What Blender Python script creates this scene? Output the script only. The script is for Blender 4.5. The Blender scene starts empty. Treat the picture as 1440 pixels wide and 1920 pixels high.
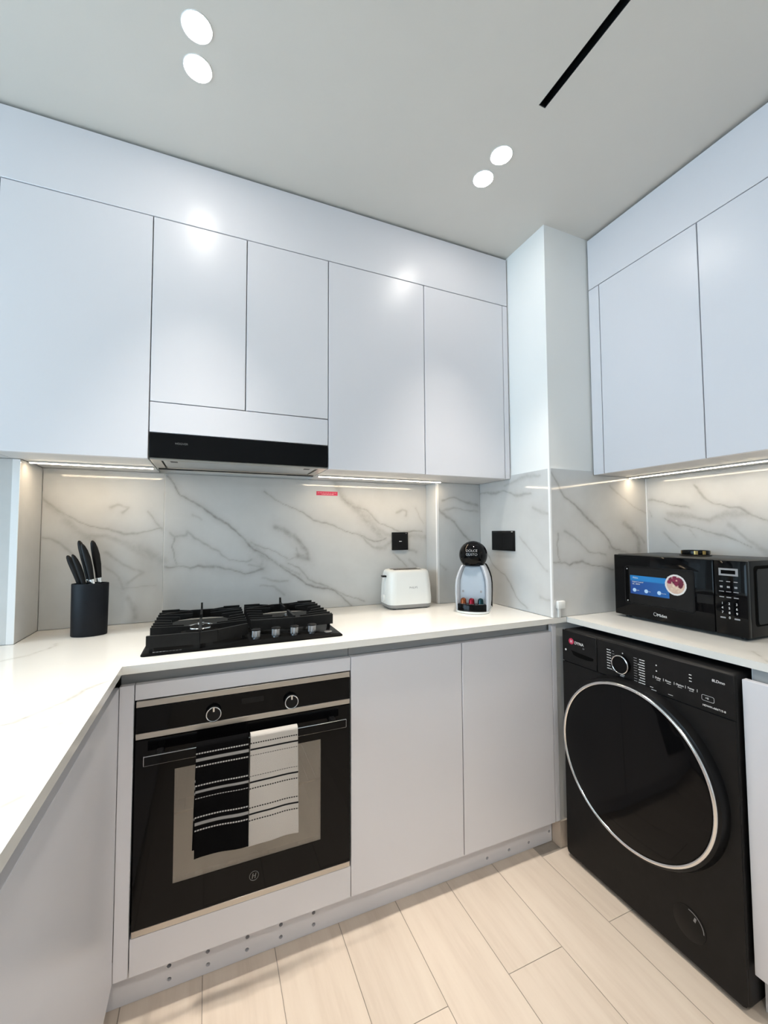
import bpy, bmesh, math, random
import numpy as np
from mathutils import Vector, Matrix
random.seed(4)
rng = np.random.default_rng(7)
S = bpy.context.scene
COL = S.collection

# ------------------------------------------------------------------ camera
CAM = Vector((0.1738, -1.2901, 1.2550))
yaw, pitch, roll = (math.radians(a) for a in (22.9018, 2.7088, -0.2623))
FPX = 775.3
fw = Vector((math.sin(yaw)*math.cos(pitch), math.cos(yaw)*math.cos(pitch), math.sin(pitch)))
rt = Vector((math.cos(yaw), -math.sin(yaw), 0)); up = rt.cross(fw)
rt, up = rt*math.cos(roll)+up*math.sin(roll), -rt*math.sin(roll)+up*math.cos(roll)
cd = bpy.data.cameras.new('camera'); cam = bpy.data.objects.new('camera', cd); COL.objects.link(cam)
cd.sensor_fit = 'VERTICAL'; cd.sensor_height = 36; cd.lens = FPX*36/1920; cd.clip_start = .02
cam.matrix_world = Matrix(((rt.x, up.x, -fw.x, CAM.x), (rt.y, up.y, -fw.y, CAM.y), (rt.z, up.z, -fw.z, CAM.z), (0, 0, 0, 1)))
S.camera = cam

# ------------------------------------------------------------------ world, lights, exposure
W = bpy.data.worlds.new('sky'); S.world = W; W.use_nodes = True
bg = W.node_tree.nodes['Background']; bg.inputs[0].default_value = (.60, .81, 1, 1); bg.inputs[1].default_value = 9.6
S.view_settings.view_transform = 'Standard'; S.view_settings.look = 'None'
S.view_settings.exposure = -0.22; S.view_settings.gamma = 1; S.view_settings.use_curve_mapping = False
SPOT_W, REAR_FILL_W, LED_W = 2.1, 4.8, 1.8
SPOT_SPREAD = math.radians(60)
SPOT_COL, LED_COL = (1, .92, .82), (1, .76, .50)
def area(name, loc, direction, sx, sy, power, color, shape='RECTANGLE', spread=math.pi):
    l = bpy.data.lights.new(name, 'AREA'); l.shape = shape; l.size = sx
    if shape in ('RECTANGLE', 'ELLIPSE'): l.size_y = sy
    l.energy = power; l.color = color; l.spread = spread
    o = bpy.data.objects.new(name, l); COL.objects.link(o)
    o.location = loc; o.rotation_euler = Vector(direction).to_track_quat('-Z', 'Y').to_euler()
    return o
# daylight enters through the window of the left wall (the portal only guides the sampling of the sky)
WY0, WY1, WZ0, WZ1, WX = -2.3, 0.05, 0.35, 2.35, -2.6
p = area('window_portal', (WX, (WY0+WY1)/2, (WZ0+WZ1)/2), (1, 0, 0), WZ1-WZ0, WY1-WY0, 1, (1, 1, 1)); p.data.cycles.is_portal = True

# ------------------------------------------------------------------ materials
def mat(name, color, rough=.5, metal=0, spec=.5, emit=None, estr=0, coat=0):
    m = bpy.data.materials.new(name); m.use_nodes = True
    b = m.node_tree.nodes['Principled BSDF']
    b.inputs['Base Color'].default_value = (*color, 1); b.inputs['Roughness'].default_value = rough
    b.inputs['Metallic'].default_value = metal; b.inputs['Specular IOR Level'].default_value = spec
    if coat: b.inputs['Coat Weight'].default_value = coat; b.inputs['Coat Roughness'].default_value = .05
    if emit: b.inputs['Emission Color'].default_value = (*emit, 1); b.inputs['Emission Strength'].default_value = estr
    return m
def nodes(m): return m.node_tree.nodes, m.node_tree.links, m.node_tree.nodes['Principled BSDF']
def noise(m, scale, detail=4, mapscale=None, rough=.5):
    n, l, b = nodes(m)
    tc = n.new('ShaderNodeTexCoord'); mp = n.new('ShaderNodeMapping'); t = n.new('ShaderNodeTexNoise')
    l.new(tc.outputs['Object'], mp.inputs[0]); l.new(mp.outputs[0], t.inputs['Vector'])
    if mapscale: mp.inputs['Scale'].default_value = mapscale
    t.inputs['Scale'].default_value = scale; t.inputs['Detail'].default_value = detail; t.inputs['Roughness'].default_value = rough
    return t
def ramp(m, src, stops):
    n, l, b = nodes(m); r = n.new('ShaderNodeValToRGB'); l.new(src, r.inputs[0])
    while len(r.color_ramp.elements) < len(stops): r.color_ramp.elements.new(.5)
    for e, (p, c) in zip(r.color_ramp.elements, stops): e.position = p; e.color = (*c, 1)
    return r
def bump(m, src, strength, dist=.001):
    n, l, b = nodes(m); k = n.new('ShaderNodeBump'); k.inputs['Strength'].default_value = strength; k.inputs['Distance'].default_value = dist
    l.new(src, k.inputs['Height']); l.new(k.outputs[0], b.inputs['Normal'])
def mottled(name, c, rough, scale, amt, **k):
    m = mat(name, c, rough, **k); t = noise(m, scale)
    n, l, b = nodes(m)
    r = ramp(m, t.outputs[0], [(.3, tuple(x*(1-amt) for x in c)), (.7, tuple(min(1, x*(1+amt)) for x in c))]); l.new(r.outputs[0], b.inputs['Base Color'])
    return m
def stone(name, base, vein, rough, cloud, bumpy=0):
    """polished slab: soft clouding plus the veins stored per vertex (they belong to the stone)"""
    m = mat(name, base, rough); n, l, b = nodes(m)
    t = noise(m, 3.5, 6, rough=.6); r = ramp(m, t.outputs[0], [(.3, tuple(x*(1-cloud) for x in base)), (.62, base)])
    a = n.new('ShaderNodeAttribute'); a.attribute_name = 'vein'
    t2 = noise(m, 40, 6, rough=.7); mr = n.new('ShaderNodeMapRange'); l.new(t2.outputs[0], mr.inputs[0]); mr.inputs[1].default_value = .25; mr.inputs[2].default_value = .6; mr.inputs[3].default_value = .45
    mu = n.new('ShaderNodeMath'); mu.operation = 'MULTIPLY'; l.new(a.outputs['Fac'], mu.inputs[0]); l.new(mr.outputs[0], mu.inputs[1])
    mx = n.new('ShaderNodeMix'); mx.data_type = 'RGBA'; l.new(mu.outputs[0], mx.inputs['Factor']); l.new(r.outputs[0], mx.inputs['A']); mx.inputs['B'].default_value = (*vein, 1)
    l.new(mx.outputs['Result'], b.inputs['Base Color'])
    return m
M = {}
M['cabinet'] = mottled('cabinet_lacquer', (.70, .695, .73), .31, 2, .012)
M['carcass'] = mottled('cabinet_carcass', (.62, .62, .63), .5, 2, .02)
M['recess_shade'] = mat('recess_shade_grey', (.40, .40, .40), .45)  # grey carries the shadow of the recesses in its colour
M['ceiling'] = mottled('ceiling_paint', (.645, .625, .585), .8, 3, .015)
M['plaster'] = mottled('white_plaster', (.82, .825, .81), .75, 3, .015)
M['tile'] = stone('marble_tile', (.60, .61, .61), (.23, .215, .20), .075, .12)
M['stone'] = stone('quartz_worktop', (.79, .775, .735), (.40, .36, .30), .10, .03)
M['midgrey'] = mat('grey_plastic', (.30, .30, .30), .45)
M['knobmetal'] = mat('dark_ribbed_metal', (.36, .36, .37), .3, 1)
M['dimprint'] = mat('dim_print', (.12, .12, .12), .5)
M['trim'] = mat('white_tile_trim', (.82, .83, .84), .35)
M['grout'] = mat('white_grout', (.78, .78, .76), .8)
M['black'] = mottled('black_plastic', (.006, .006, .0065), .32, 20, .15, spec=.2)
M['gloss'] = mat('black_glass', (.003, .003, .0035), .05, spec=.16)
M['hobglass'] = mat('hob_glass', (.006, .006, .006), .16, spec=.1); M['hobglass'].node_tree.nodes['Principled BSDF'].inputs['IOR'].default_value = 1.18
M['satin'] = mottled('black_satin', (.009, .0085, .0085), .42, 30, .15, spec=.2)
M['dark'] = mat('void_shade', (.003, .003, .003), .9, spec=.05)  # near-black that paints shade into gaps, holes and recesses
M['enamelblack'] = mat('matt_black_enamel', (.012, .012, .012), .85, spec=.06)
M['iron'] = mottled('cast_iron', (.008, .008, .008), .5, 60, .2, spec=.18)
M['steel'] = mat('brushed_steel', (.52, .49, .45), .32, 1)
M['chrome'] = mat('chrome', (.80, .80, .80), .12, 1)
M['aluminium'] = mat('aluminium', (.62, .62, .62), .35, 1)
M['white'] = mottled('white_plastic', (.84, .85, .83), .28, 8, .01)
M['print'] = mat('white_print', (.75, .75, .75), .6)
M['greyprint'] = mat('grey_print', (.30, .30, .31), .6)
M['led'] = mat('led_diffuser', (.9, .9, .85), .5, emit=(1, .84, .62), estr=22)
M['lamp'] = mat('lamp_lens', (.9, .9, .9), .5, emit=(1, .95, .88), estr=85)
M['red'] = mat('red_label', (.55, .02, .08), .4)
M['gold'] = mat('brass', (.55, .38, .14), .25, 1)
M['knifeblock'] = mottled('black_rubber', (.006, .0075, .011), .5, 60, .15, spec=.2)
m = M['floor'] = mat('porcelain_plank', (.72, .62, .52), .33)
t = noise(m, 2.2, 8, (9, .8, 1), .65); r = ramp(m, t.outputs[0], [(.28, (.58, .485, .40)), (.5, (.66, .565, .475)), (.75, (.71, .62, .525))])
n, l, b = nodes(m); oi = n.new('ShaderNodeObjectInfo'); hs = n.new('ShaderNodeHueSaturation'); mr = n.new('ShaderNodeMapRange')
l.new(oi.outputs['Random'], mr.inputs[0]); mr.inputs[3].default_value = .95; mr.inputs[4].default_value = 1.04
l.new(mr.outputs[0], hs.inputs['Value']); l.new(r.outputs[0], hs.inputs['Color']); l.new(hs.outputs[0], b.inputs['Base Color']); bump(m, t.outputs[0], .06)
M['joint'] = mottled('floor_grout', (.33, .29, .25), .8, 30, .1)
def clear(name, tint, gloss, grough):
    m = bpy.data.materials.new(name); m.use_nodes = True; n, l = m.node_tree.nodes, m.node_tree.links
    n.remove(n['Principled BSDF']); a = n.new('ShaderNodeBsdfTransparent'); a.inputs[0].default_value = (*tint, 1)
    g = n.new('ShaderNodeBsdfGlossy'); g.inputs['Roughness'].default_value = grough; mx = n.new('ShaderNodeMixShader'); mx.inputs[0].default_value = gloss
    l.new(a.outputs[0], mx.inputs[1]); l.new(g.outputs[0], mx.inputs[2]); l.new(mx.outputs[0], n['Material Output'].inputs[0])
    return m
M['windowglass'] = clear('window_glass', (.95, .97, .97), .06, .02)
M['ovenglass'] = clear('oven_glass', (.55, .53, .48), .21, .10)
M['enamel'] = mottled('oven_enamel', (.33, .32, .30), .5, 10, .06)
def vcol(name, rough, bmp=0, bscale=900):
    m = mat(name, (.5, .5, .5), rough); n, l, b = nodes(m); a = n.new('ShaderNodeAttribute'); a.attribute_name = 'col'; l.new(a.outputs['Color'], b.inputs['Base Color'])
    if bmp: bump(m, noise(m, bscale, 2).outputs[0], bmp, .002)
    return m
M['towel'] = vcol('terry_cloth', .95, .8); M['towel'].node_tree.nodes['Principled BSDF'].inputs['Specular IOR Level'].default_value = .05
M['print_col'] = vcol('printed_sticker', .35)

# ------------------------------------------------------------------ helpers
def props(o, label=None, cat=None, group=None, kind=None):
    for k, v in (('label', label), ('category', cat), ('group', group), ('kind', kind)):
        if v: o[k] = v
    return o
def root(name, loc, label, cat, group=None, rz=0):
    o = bpy.data.objects.new(name, None); COL.objects.link(o); o.empty_display_size = .05
    o.location = loc; o.rotation_euler = (0, 0, rz)
    o.matrix_basis = Matrix.Translation(Vector(loc)) @ Matrix.Rotation(rz, 4, 'Z')
    return props(o, label, cat, group)
WM = {}
def worldm(o):
    m = o.matrix_basis.copy()
    while o.parent: o = o.parent; m = o.matrix_basis @ m
    return m
def smooth_by_angle(me, ang=38):
    bm = bmesh.new(); bm.from_mesh(me)
    for f in bm.faces: f.smooth = True
    c = math.radians(ang)
    for e in bm.edges:
        if len(e.link_faces) == 2 and e.calc_face_angle(0) > c: e.smooth = False
    bm.to_mesh(me); bm.free()
class B:
    def __init__(s): s.bm = bmesh.new()
    def _add(s, fn):
        old = set(s.bm.verts); fn(); return [v for v in s.bm.verts if v not in old]
    def box(s, x0, x1, y0, y1, z0, z1, bev=0, seg=2):
        t = bmesh.new(); bmesh.ops.create_cube(t, size=1)
        for v in t.verts: v.co = Vector((x0+(v.co.x+.5)*(x1-x0), y0+(v.co.y+.5)*(y1-y0), z0+(v.co.z+.5)*(z1-z0)))
        if bev: bmesh.ops.bevel(t, geom=t.edges[:], offset=bev, segments=seg, profile=.5, affect='EDGES')
        s.merge(t); return s
    def merge(s, t, mtx=None):
        if mtx is not None: bmesh.ops.transform(t, matrix=mtx, verts=t.verts)
        me = bpy.data.meshes.new('tmp'); t.to_mesh(me); t.free(); s.bm.from_mesh(me); bpy.data.meshes.remove(me)
    def lathe(s, prof, c, axis=(0, 0, 1), seg=48, cap=True):
        """profile [(radius, height)] spun about axis through c"""
        ax = Vector(axis).normalized(); q = ax.to_track_quat('Z', 'Y')
        rings = []
        for r_, h in prof:
            rings.append([s.bm.verts.new(Vector(c)+q @ Vector((r_*math.cos(2*math.pi*i/seg), r_*math.sin(2*math.pi*i/seg), h))) for i in range(seg)])
        for a, b_ in zip(rings, rings[1:]):
            for i in range(seg): s.bm.faces.new((a[i], a[(i+1) % seg], b_[(i+1) % seg], b_[i]))
        if cap: s.bm.faces.new(rings[0][::-1]); s.bm.faces.new(rings[-1])
        return s
    def cyl(s, c, axis, r_, h, seg=32, bev=0):
        p_ = [(r_, 0), (r_, h)] if not bev else [(r_, 0), (r_, h-bev), (r_-bev*.3, h-bev*.3), (r_-bev, h)]
        return s.lathe(p_, c, axis, seg)
    def torus(s, c, axis, R_, r_, seg=96, ms=10):
        q = Vector(axis).normalized().to_track_quat('Z', 'Y'); g = []
        for i in range(seg):
            a = 2*math.pi*i/seg
            g.append([s.bm.verts.new(Vector(c)+q @ Vector(((R_+r_*math.cos(b_))*math.cos(a), (R_+r_*math.cos(b_))*math.sin(a), r_*math.sin(b_)))) for b_ in (2*math.pi*j/ms for j in range(ms))])
        for i in range(seg):
            for j in range(ms): s.bm.faces.new((g[i][j], g[(i+1) % seg][j], g[(i+1) % seg][(j+1) % ms], g[i][(j+1) % ms]))
        return s
    def prism(s, pts, mapf, h0, h1):
        """2-D outline pushed from h0 to h1; mapf(u, v, h) -> xyz"""
        a = [s.bm.verts.new(mapf(u, v, h0)) for u, v in pts]; c = [s.bm.verts.new(mapf(u, v, h1)) for u, v in pts]; k = len(pts)
        s.bm.faces.new(a[::-1]); s.bm.faces.new(c)
        for i in range(k): s.bm.faces.new((a[i], a[(i+1) % k], c[(i+1) % k], c[i]))
        return s
    def loft(s, rings, cap=True):
        g = [[s.bm.verts.new(p_) for p_ in r_] for r_ in rings]; k = len(g[0])
        for a, c in zip(g, g[1:]):
            for i in range(k): s.bm.faces.new((a[i], a[(i+1) % k], c[(i+1) % k], c[i]))
        if cap: s.bm.faces.new(g[0][::-1]); s.bm.faces.new(g[-1])
        return s
    def bevel(s, off, seg=2, ang=30):
        es = [e for e in s.bm.edges if len(e.link_faces) == 2 and e.calc_face_angle(0) > math.radians(ang)]
        bmesh.ops.bevel(s.bm, geom=es, offset=off, segments=seg, profile=.5, affect='EDGES'); return s
    def build(s, name, material, parent=None, local=False, label=None, smooth=38):
        bmesh.ops.recalc_face_normals(s.bm, faces=s.bm.faces)
        o = None
        if parent is None:
            vs = [v.co for v in s.bm.verts]
            org = Vector(((min(v.x for v in vs)+max(v.x for v in vs))/2, (min(v.y for v in vs)+max(v.y for v in vs))/2, min(v.z for v in vs)))
            bmesh.ops.translate(s.bm, vec=-org, verts=s.bm.verts)
        elif not local:
            bmesh.ops.transform(s.bm, matrix=worldm(parent).inverted(), verts=s.bm.verts)
        me = bpy.data.meshes.new(name); s.bm.to_mesh(me); s.bm.free(); smooth_by_angle(me, smooth)
        me.materials.append(M[material]); o = bpy.data.objects.new(name, me); COL.objects.link(o)
        if parent is None: o.location = org; o.matrix_basis = Matrix.Translation(org)
        else: o.parent = parent
        if label: o['label'] = label
        return o
def mesh_obj(name, me, material, parent=None, label=None):
    me.materials.append(M[material]); o = bpy.data.objects.new(name, me); COL.objects.link(o)
    if parent:
        me.transform(worldm(parent).inverted()); o.parent = parent
    if label: o['label'] = label
    return o
def roundrect(u0, u1, v0, v1, r_, k=5):
    out = []
    for cu, cv, a0 in ((u1-r_, v1-r_, 0), (u0+r_, v1-r_, 90), (u0+r_, v0+r_, 180), (u1-r_, v0+r_, 270)):
        for i in range(k+1):
            a = math.radians(a0+90*i/k); out.append((cu+r_*math.cos(a), cv+r_*math.sin(a)))
    return out
FY = lambda u, v, h: Vector((u, h, v))        # plane facing -Y
FX = lambda u, v, h: Vector((h, u, v))        # plane facing -X
FZ = lambda u, v, h: Vector((u, v, h))
TEXT_DG = []
def text(s_, size, origin, right, upv, name, material, parent, depth=.0004, align='LEFT', squash=1):
    """flat lettering standing on a surface"""
    c = bpy.data.curves.new(name, 'FONT'); c.body = s_; c.size = size; c.extrude = depth; c.align_x = align; c.align_y = 'CENTER'; c.resolution_u = 3
    o = bpy.data.objects.new(name, c); COL.objects.link(o)
    dg = bpy.context.evaluated_depsgraph_get(); me = bpy.data.meshes.new_from_object(o.evaluated_get(dg)); bpy.data.objects.remove(o); me.name = name
    r_ = Vector(right).normalized(); u_ = Vector(upv).normalized(); n_ = r_.cross(u_)
    mt = Matrix(((r_.x*squash, u_.x, n_.x, origin[0]), (r_.y*squash, u_.y, n_.y, origin[1]), (r_.z*squash, u_.z, n_.z, origin[2]), (0, 0, 0, 1)))
    me.transform(mt)
    for p_ in list(me.materials): me.materials.clear()
    return mesh_obj(name, me, material, parent)
def join_into(o, others):
    bm = bmesh.new(); bm.from_mesh(o.data)
    for x in others:
        bm.from_mesh(x.data); me = x.data; bpy.data.objects.remove(x); bpy.data.meshes.remove(me)
    bm.to_mesh(o.data); bm.free(); return o
VEINS={
 'back':[
  (5,0.9,[(0.013,1.485),(0.038,1.455),(0.066,1.409),(0.106,1.379),(0.146,1.356),(0.19,1.325),(0.243,1.289),(0.278,1.26),(0.309,1.227),(0.333,1.198),(0.361,1.177),(0.393,1.16),(0.422,1.138),(0.455,1.112),(0.488,1.086),(0.544,1.045),(0.542,1.049),(0.579,1.022),(0.627,1.008),(0.699,0.987),(0.744,0.954),(0.794,0.912)]),
  (11,0.35,[(0.077,1.398),(0.106,1.379),(0.146,1.356)]),
  (16,0.4,[(0.333,1.198),(0.393,1.152),(0.455,1.117),(0.543,1.062)]),
  (5,0.55,[(0.333,1.215),(0.385,1.185),(0.442,1.171),(0.496,1.141)]),
  (5,0.6,[(0.496,1.12),(0.542,1.091),(0.589,1.042),(0.656,1.016),(0.704,0.987),(0.856,0.922)]),
  (14,0.25,[(0.496,1.097),(0.57,1.053),(0.656,1.011)]),
  (6,0.5,[(0.031,1.257),(0.045,1.242),(0.087,1.242),(0.094,1.257),(0.115,1.23),(0.163,1.205),(0.215,1.176),(0.23,1.156),(0.26,1.135),(0.322,1.133),(0.345,1.141)]),
  (6,0.6,[(0.045,1.242),(0.035,1.2),(0.049,1.169),(0.057,1.13)]),
  (7,0.7,[(0.014,1.12),(0.075,1.12),(0.103,1.107),(0.135,1.116),(0.201,1.117),(0.238,1.1),(0.315,1.081),(0.386,1.094)]),
  (13,0.3,[(0.193,1.117),(0.238,1.1),(0.315,1.085),(0.378,1.094),(0.393,1.139)]),
  (10,0.4,[(0.33,1.121),(0.39,1.098)]),
  (4,0.7,[(0.395,1.428),(0.44,1.399),(0.491,1.375),(0.542,1.346),(0.555,1.341),(0.607,1.313),(0.67,1.294),(0.709,1.28),(0.764,1.261),(0.831,1.236),(0.878,1.216),(0.921,1.21),(0.965,1.22)]),
  (12,0.45,[(0.831,1.236),(0.868,1.201),(0.905,1.181),(0.959,1.175),(0.998,1.209)]),
  (14,0.6,[(0.445,1.275),(0.479,1.268),(0.508,1.242),(0.523,1.234),(0.555,1.196),(0.584,1.163),(0.586,1.135),(0.546,1.146)]),
  (5,0.4,[(0.532,1.183),(0.542,1.155)]),
  (7,0.4,[(0.593,1.126),(0.542,1.141),(0.496,1.133)]),
  (20,0.4,[(0.699,1.492),(0.754,1.411),(0.805,1.369),(0.857,1.315),(0.911,1.27),(0.937,1.23)]),
  (5,0.7,[(0.754,1.411),(0.805,1.369),(0.868,1.355),(0.932,1.3),(0.998,1.27),(1.043,1.255),(1.17,1.254)]),
  (22,0.35,[(0.868,1.33),(0.921,1.275),(0.976,1.235),(1.077,1.234),(1.188,1.228)]),
  (7,0.4,[(1.021,1.347),(1.055,1.368),(1.078,1.358),(1.072,1.337)]),
  (5,0.4,[(1.13,1.369),(1.147,1.328),(1.177,1.296)]),
  (5,0.6,[(1.008,1.148),(1.053,1.111),(1.076,1.085)]),
  (12,0.5,[(1.088,1.167),(1.134,1.15)]),
  (18,0.4,[(1.093,1.115),(1.128,1.078)]),
  (6,0.4,[(0.386,1.057),(0.435,1.042),(0.497,1.043)]),
  (7,0.4,[(0.382,1.024),(0.443,1.017),(0.481,0.985)]),
  (9,0.3,[(0.107,1.324),(0.143,1.308)]),
  (6,0.55,[(-0.384,1.383),(-0.338,1.332),(-0.272,1.3),(-0.209,1.273),(-0.128,1.253),(-0.05,1.256),(0.005,1.273)]),
  (20,0.35,[(-0.365,1.357),(-0.31,1.306),(-0.265,1.26),(-0.231,1.227)]),
  (6,0.5,[(-0.38,1.241),(-0.351,1.228),(-0.318,1.202),(-0.279,1.168)]),
  (7,0.4,[(-0.177,1.348),(-0.154,1.362),(-0.118,1.356),(-0.136,1.335)]),
  (6,0.5,[(-0.052,1.336),(-0.026,1.301),(0.006,1.266)]),
  (24,0.35,[(-0.254,1.247),(-0.186,1.239),(-0.115,1.211),(-0.055,1.176),(0.011,1.146)]),
  (14,0.35,[(-0.185,1.179),(-0.126,1.137),(-0.065,1.1),(-0.112,1.068)]),
  (12,0.4,[(-0.105,1.007),(-0.093,0.972),(-0.086,0.931)]),
  (7,0.35,[(-0.189,1.125),(-0.148,1.09),(-0.124,1.042)]),
  (5,0.3,[(-0.13,1.049),(-0.015,1.043)]),
 ],
 'pier':[
  (7,0.6,[(1.189,1.37),(1.238,1.328),(1.289,1.299),(1.34,1.24),(1.374,1.21)]),
  (8,0.55,[(1.223,1.407),(1.29,1.42),(1.36,1.403),(1.426,1.382)]),
  (9,0.4,[(1.205,1.356),(1.307,1.369),(1.421,1.352)]),
  (5,0.35,[(1.186,1.113),(1.235,1.068)]),
 ],
 'colleft':[
  (9,0.55,[(0.455,1.447),(0.371,1.439),(0.281,1.442),(0.18,1.416),(0.096,1.412)]),
  (14,0.4,[(0.26,1.461),(0.159,1.49),(0.034,1.488)]),
  (10,0.35,[(0.081,1.354),(-0.002,1.325)]),
  (5,0.55,[(0.408,1.144),(0.357,1.096),(0.271,1.048),(0.193,0.963),(0.129,0.921)]),
  (5,0.35,[(0.166,1.234),(0.095,1.159),(0.005,1.091)]),
  (12,0.35,[(0.049,0.983),(-0.007,0.974)]),
 ],
 'colfront':[
  (6,0.75,[(1.446,1.491),(1.494,1.436),(1.519,1.398),(1.578,1.354),(1.647,1.309),(1.701,1.27),(1.755,1.223),(1.791,1.182),(1.839,1.167)]),
  (5,0.45,[(1.784,1.454),(1.86,1.401),(1.939,1.361),(2.01,1.33)]),
  (14,0.55,[(1.869,1.284),(1.914,1.263),(1.952,1.221),(1.96,1.164)]),
  (10,0.4,[(1.944,1.249),(1.993,1.199)]),
  (6,0.7,[(1.451,1.126),(1.51,1.13),(1.535,1.114),(1.614,1.127),(1.685,1.105),(1.787,1.088)]),
  (5,0.6,[(1.48,1.245),(1.47,1.201),(1.489,1.131)]),
  (6,0.5,[(1.514,1.257),(1.573,1.218),(1.66,1.165),(1.752,1.149)]),
  (14,0.4,[(1.772,1.189),(1.829,1.167),(1.908,1.145)]),
 ],
 'right':[
  (6,0.6,[(-0.027,1.39),(-0.09,1.382),(-0.143,1.362),(-0.199,1.346)]),
  (6,0.6,[(-0.221,1.441),(-0.248,1.394),(-0.287,1.363),(-0.351,1.338),(-0.381,1.342),(-0.414,1.311),(-0.464,1.281)]),
  (20,0.4,[(-0.115,1.33),(-0.179,1.314),(-0.268,1.298),(-0.35,1.32),(-0.4,1.317)]),
  (5,0.6,[(-0.094,1.31),(-0.152,1.275),(-0.238,1.261),(-0.304,1.236),(-0.356,1.218),(-0.41,1.196)]),
  (5,0.45,[(-0.092,1.248),(-0.124,1.215),(-0.155,1.182)]),
  (4,0.4,[(-0.196,1.255),(-0.219,1.229)]),
  (14,0.35,[(-0.338,1.272),(-0.392,1.23),(-0.456,1.169)]),
  (5,0.4,[(-0.032,1.34),(-0.038,1.312)]),
 ],
 'top':[
  (4,0.7,[(-0.171,-0.319),(-0.151,-0.311),(-0.126,-0.275),(-0.093,-0.215),(-0.069,-0.165),(-0.034,-0.125)]),
  (3,0.4,[(-0.124,-0.356),(-0.094,-0.352),(-0.065,-0.347)]),
  (4,0.5,[(-0.348,0.167),(-0.295,0.204),(-0.267,0.27),(-0.264,0.33)]),
  (4,0.4,[(-0.069,-0.6),(-0.043,-0.585)]),
  (4,0.6,[(1.612,-0.591),(1.574,-0.63),(1.536,-0.665)]),
 ],
}
# ------------------------------------------------------------------ stone slabs on a masked grid
def vein_field(P, key):
    """strength of the stone's veins at the points P (n, 2)"""
    out = np.zeros(len(P))
    Q = P.copy()
    Q[:, 0] += .0035*np.sin(48*P[:, 1]+3)+.0010*np.sin(140*P[:, 1]+70*P[:, 0])
    Q[:, 1] += .0035*np.sin(43*P[:, 0])+.0010*np.sin(150*P[:, 0]-60*P[:, 1]+1)
    for w, s, pts in VEINS.get(key, []):
        d = np.full(len(P), 1e9)
        for a, c in zip(pts, pts[1:]):
            a = np.array(a); c = np.array(c); ab = c-a; t = np.clip(((Q-a)@ab)/max(ab@ab, 1e-9), 0, 1)
            d = np.minimum(d, np.hypot(*(Q-(a+t[:, None]*ab)).T))
        w_ = w*.00060*(1+.45*np.sin(31*P[:, 0]+23*P[:, 1]+3*s))
        out = np.maximum(out, s*np.exp(-(d/w_)**2)); out = out+.26*s*(1-out)*np.exp(-(d/(w_*3.4+.004))**2)
    return out
def slab(name, rects, mapf, h0, h1, res, key, material, parent=None, kind=None, label=None):
    """slab over a union of rectangles (u0,u1,v0,v1); face at h0, back at h1"""
    def axis(vals):
        vals = sorted(set(round(v, 5) for v in vals)); out = []
        for a, c in zip(vals, vals[1:]):
            k = max(1, int(math.ceil((c-a)/res))); out += [a+(c-a)*i/k for i in range(k)]
        return np.array(out+[vals[-1]])
    U = axis([r_[0] for r_ in rects]+[r_[1] for r_ in rects]); V_ = axis([r_[2] for r_ in rects]+[r_[3] for r_ in rects])
    uc = (U[1:]+U[:-1])/2; vc = (V_[1:]+V_[:-1])/2; mask = np.zeros((len(uc), len(vc)), bool)
    for u0, u1, v0, v1 in rects: mask |= ((uc > u0) & (uc < u1))[:, None] & ((vc > v0) & (vc < v1))[None, :]
    nv = len(V_); iu, iv = np.nonzero(mask); base = iu*nv+iv
    quads = np.stack([base, base+nv, base+nv+1, base+1], 1)
    used = np.unique(quads); remap = -np.ones(len(U)*nv, int); remap[used] = np.arange(len(used)); quads = remap[quads]
    P = np.stack([U[used//nv], V_[used % nv]], 1)
    e = np.concatenate([quads[:, [0, 1]], quads[:, [1, 2]], quads[:, [2, 3]], quads[:, [3, 0]]]); es = np.sort(e, 1)
    _, inv, cnt = np.unique(es[:, 0]*len(used)+es[:, 1], return_inverse=True, return_counts=True); be = e[cnt[inv] == 1]
    bv = np.unique(be); bm_ = -np.ones(len(used), int); bm_[bv] = np.arange(len(bv))+len(used)
    skirt = np.stack([be[:, 1], be[:, 0], bm_[be[:, 0]], bm_[be[:, 1]]], 1)
    co = [tuple(mapf(u, v, h0)) for u, v in P]+[tuple(mapf(u, v, h1)) for u, v in P[bv]]
    me = bpy.data.meshes.new(name); me.from_pydata(co, [], np.concatenate([quads, skirt]).tolist())
    bm = bmesh.new(); bm.from_mesh(me); bmesh.ops.recalc_face_normals(bm, faces=bm.faces)
    bm.to_mesh(me); bm.free()
    c = np.zeros(len(co)); c[:len(used)] = vein_field(P, key) if key else 0
    a = me.attributes.new('vein', 'FLOAT', 'POINT'); a.data.foreach_set('value', c.astype(np.float32))
    o = mesh_obj(name, me, material, parent, label)
    if kind: o['kind'] = kind
    return o

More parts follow.
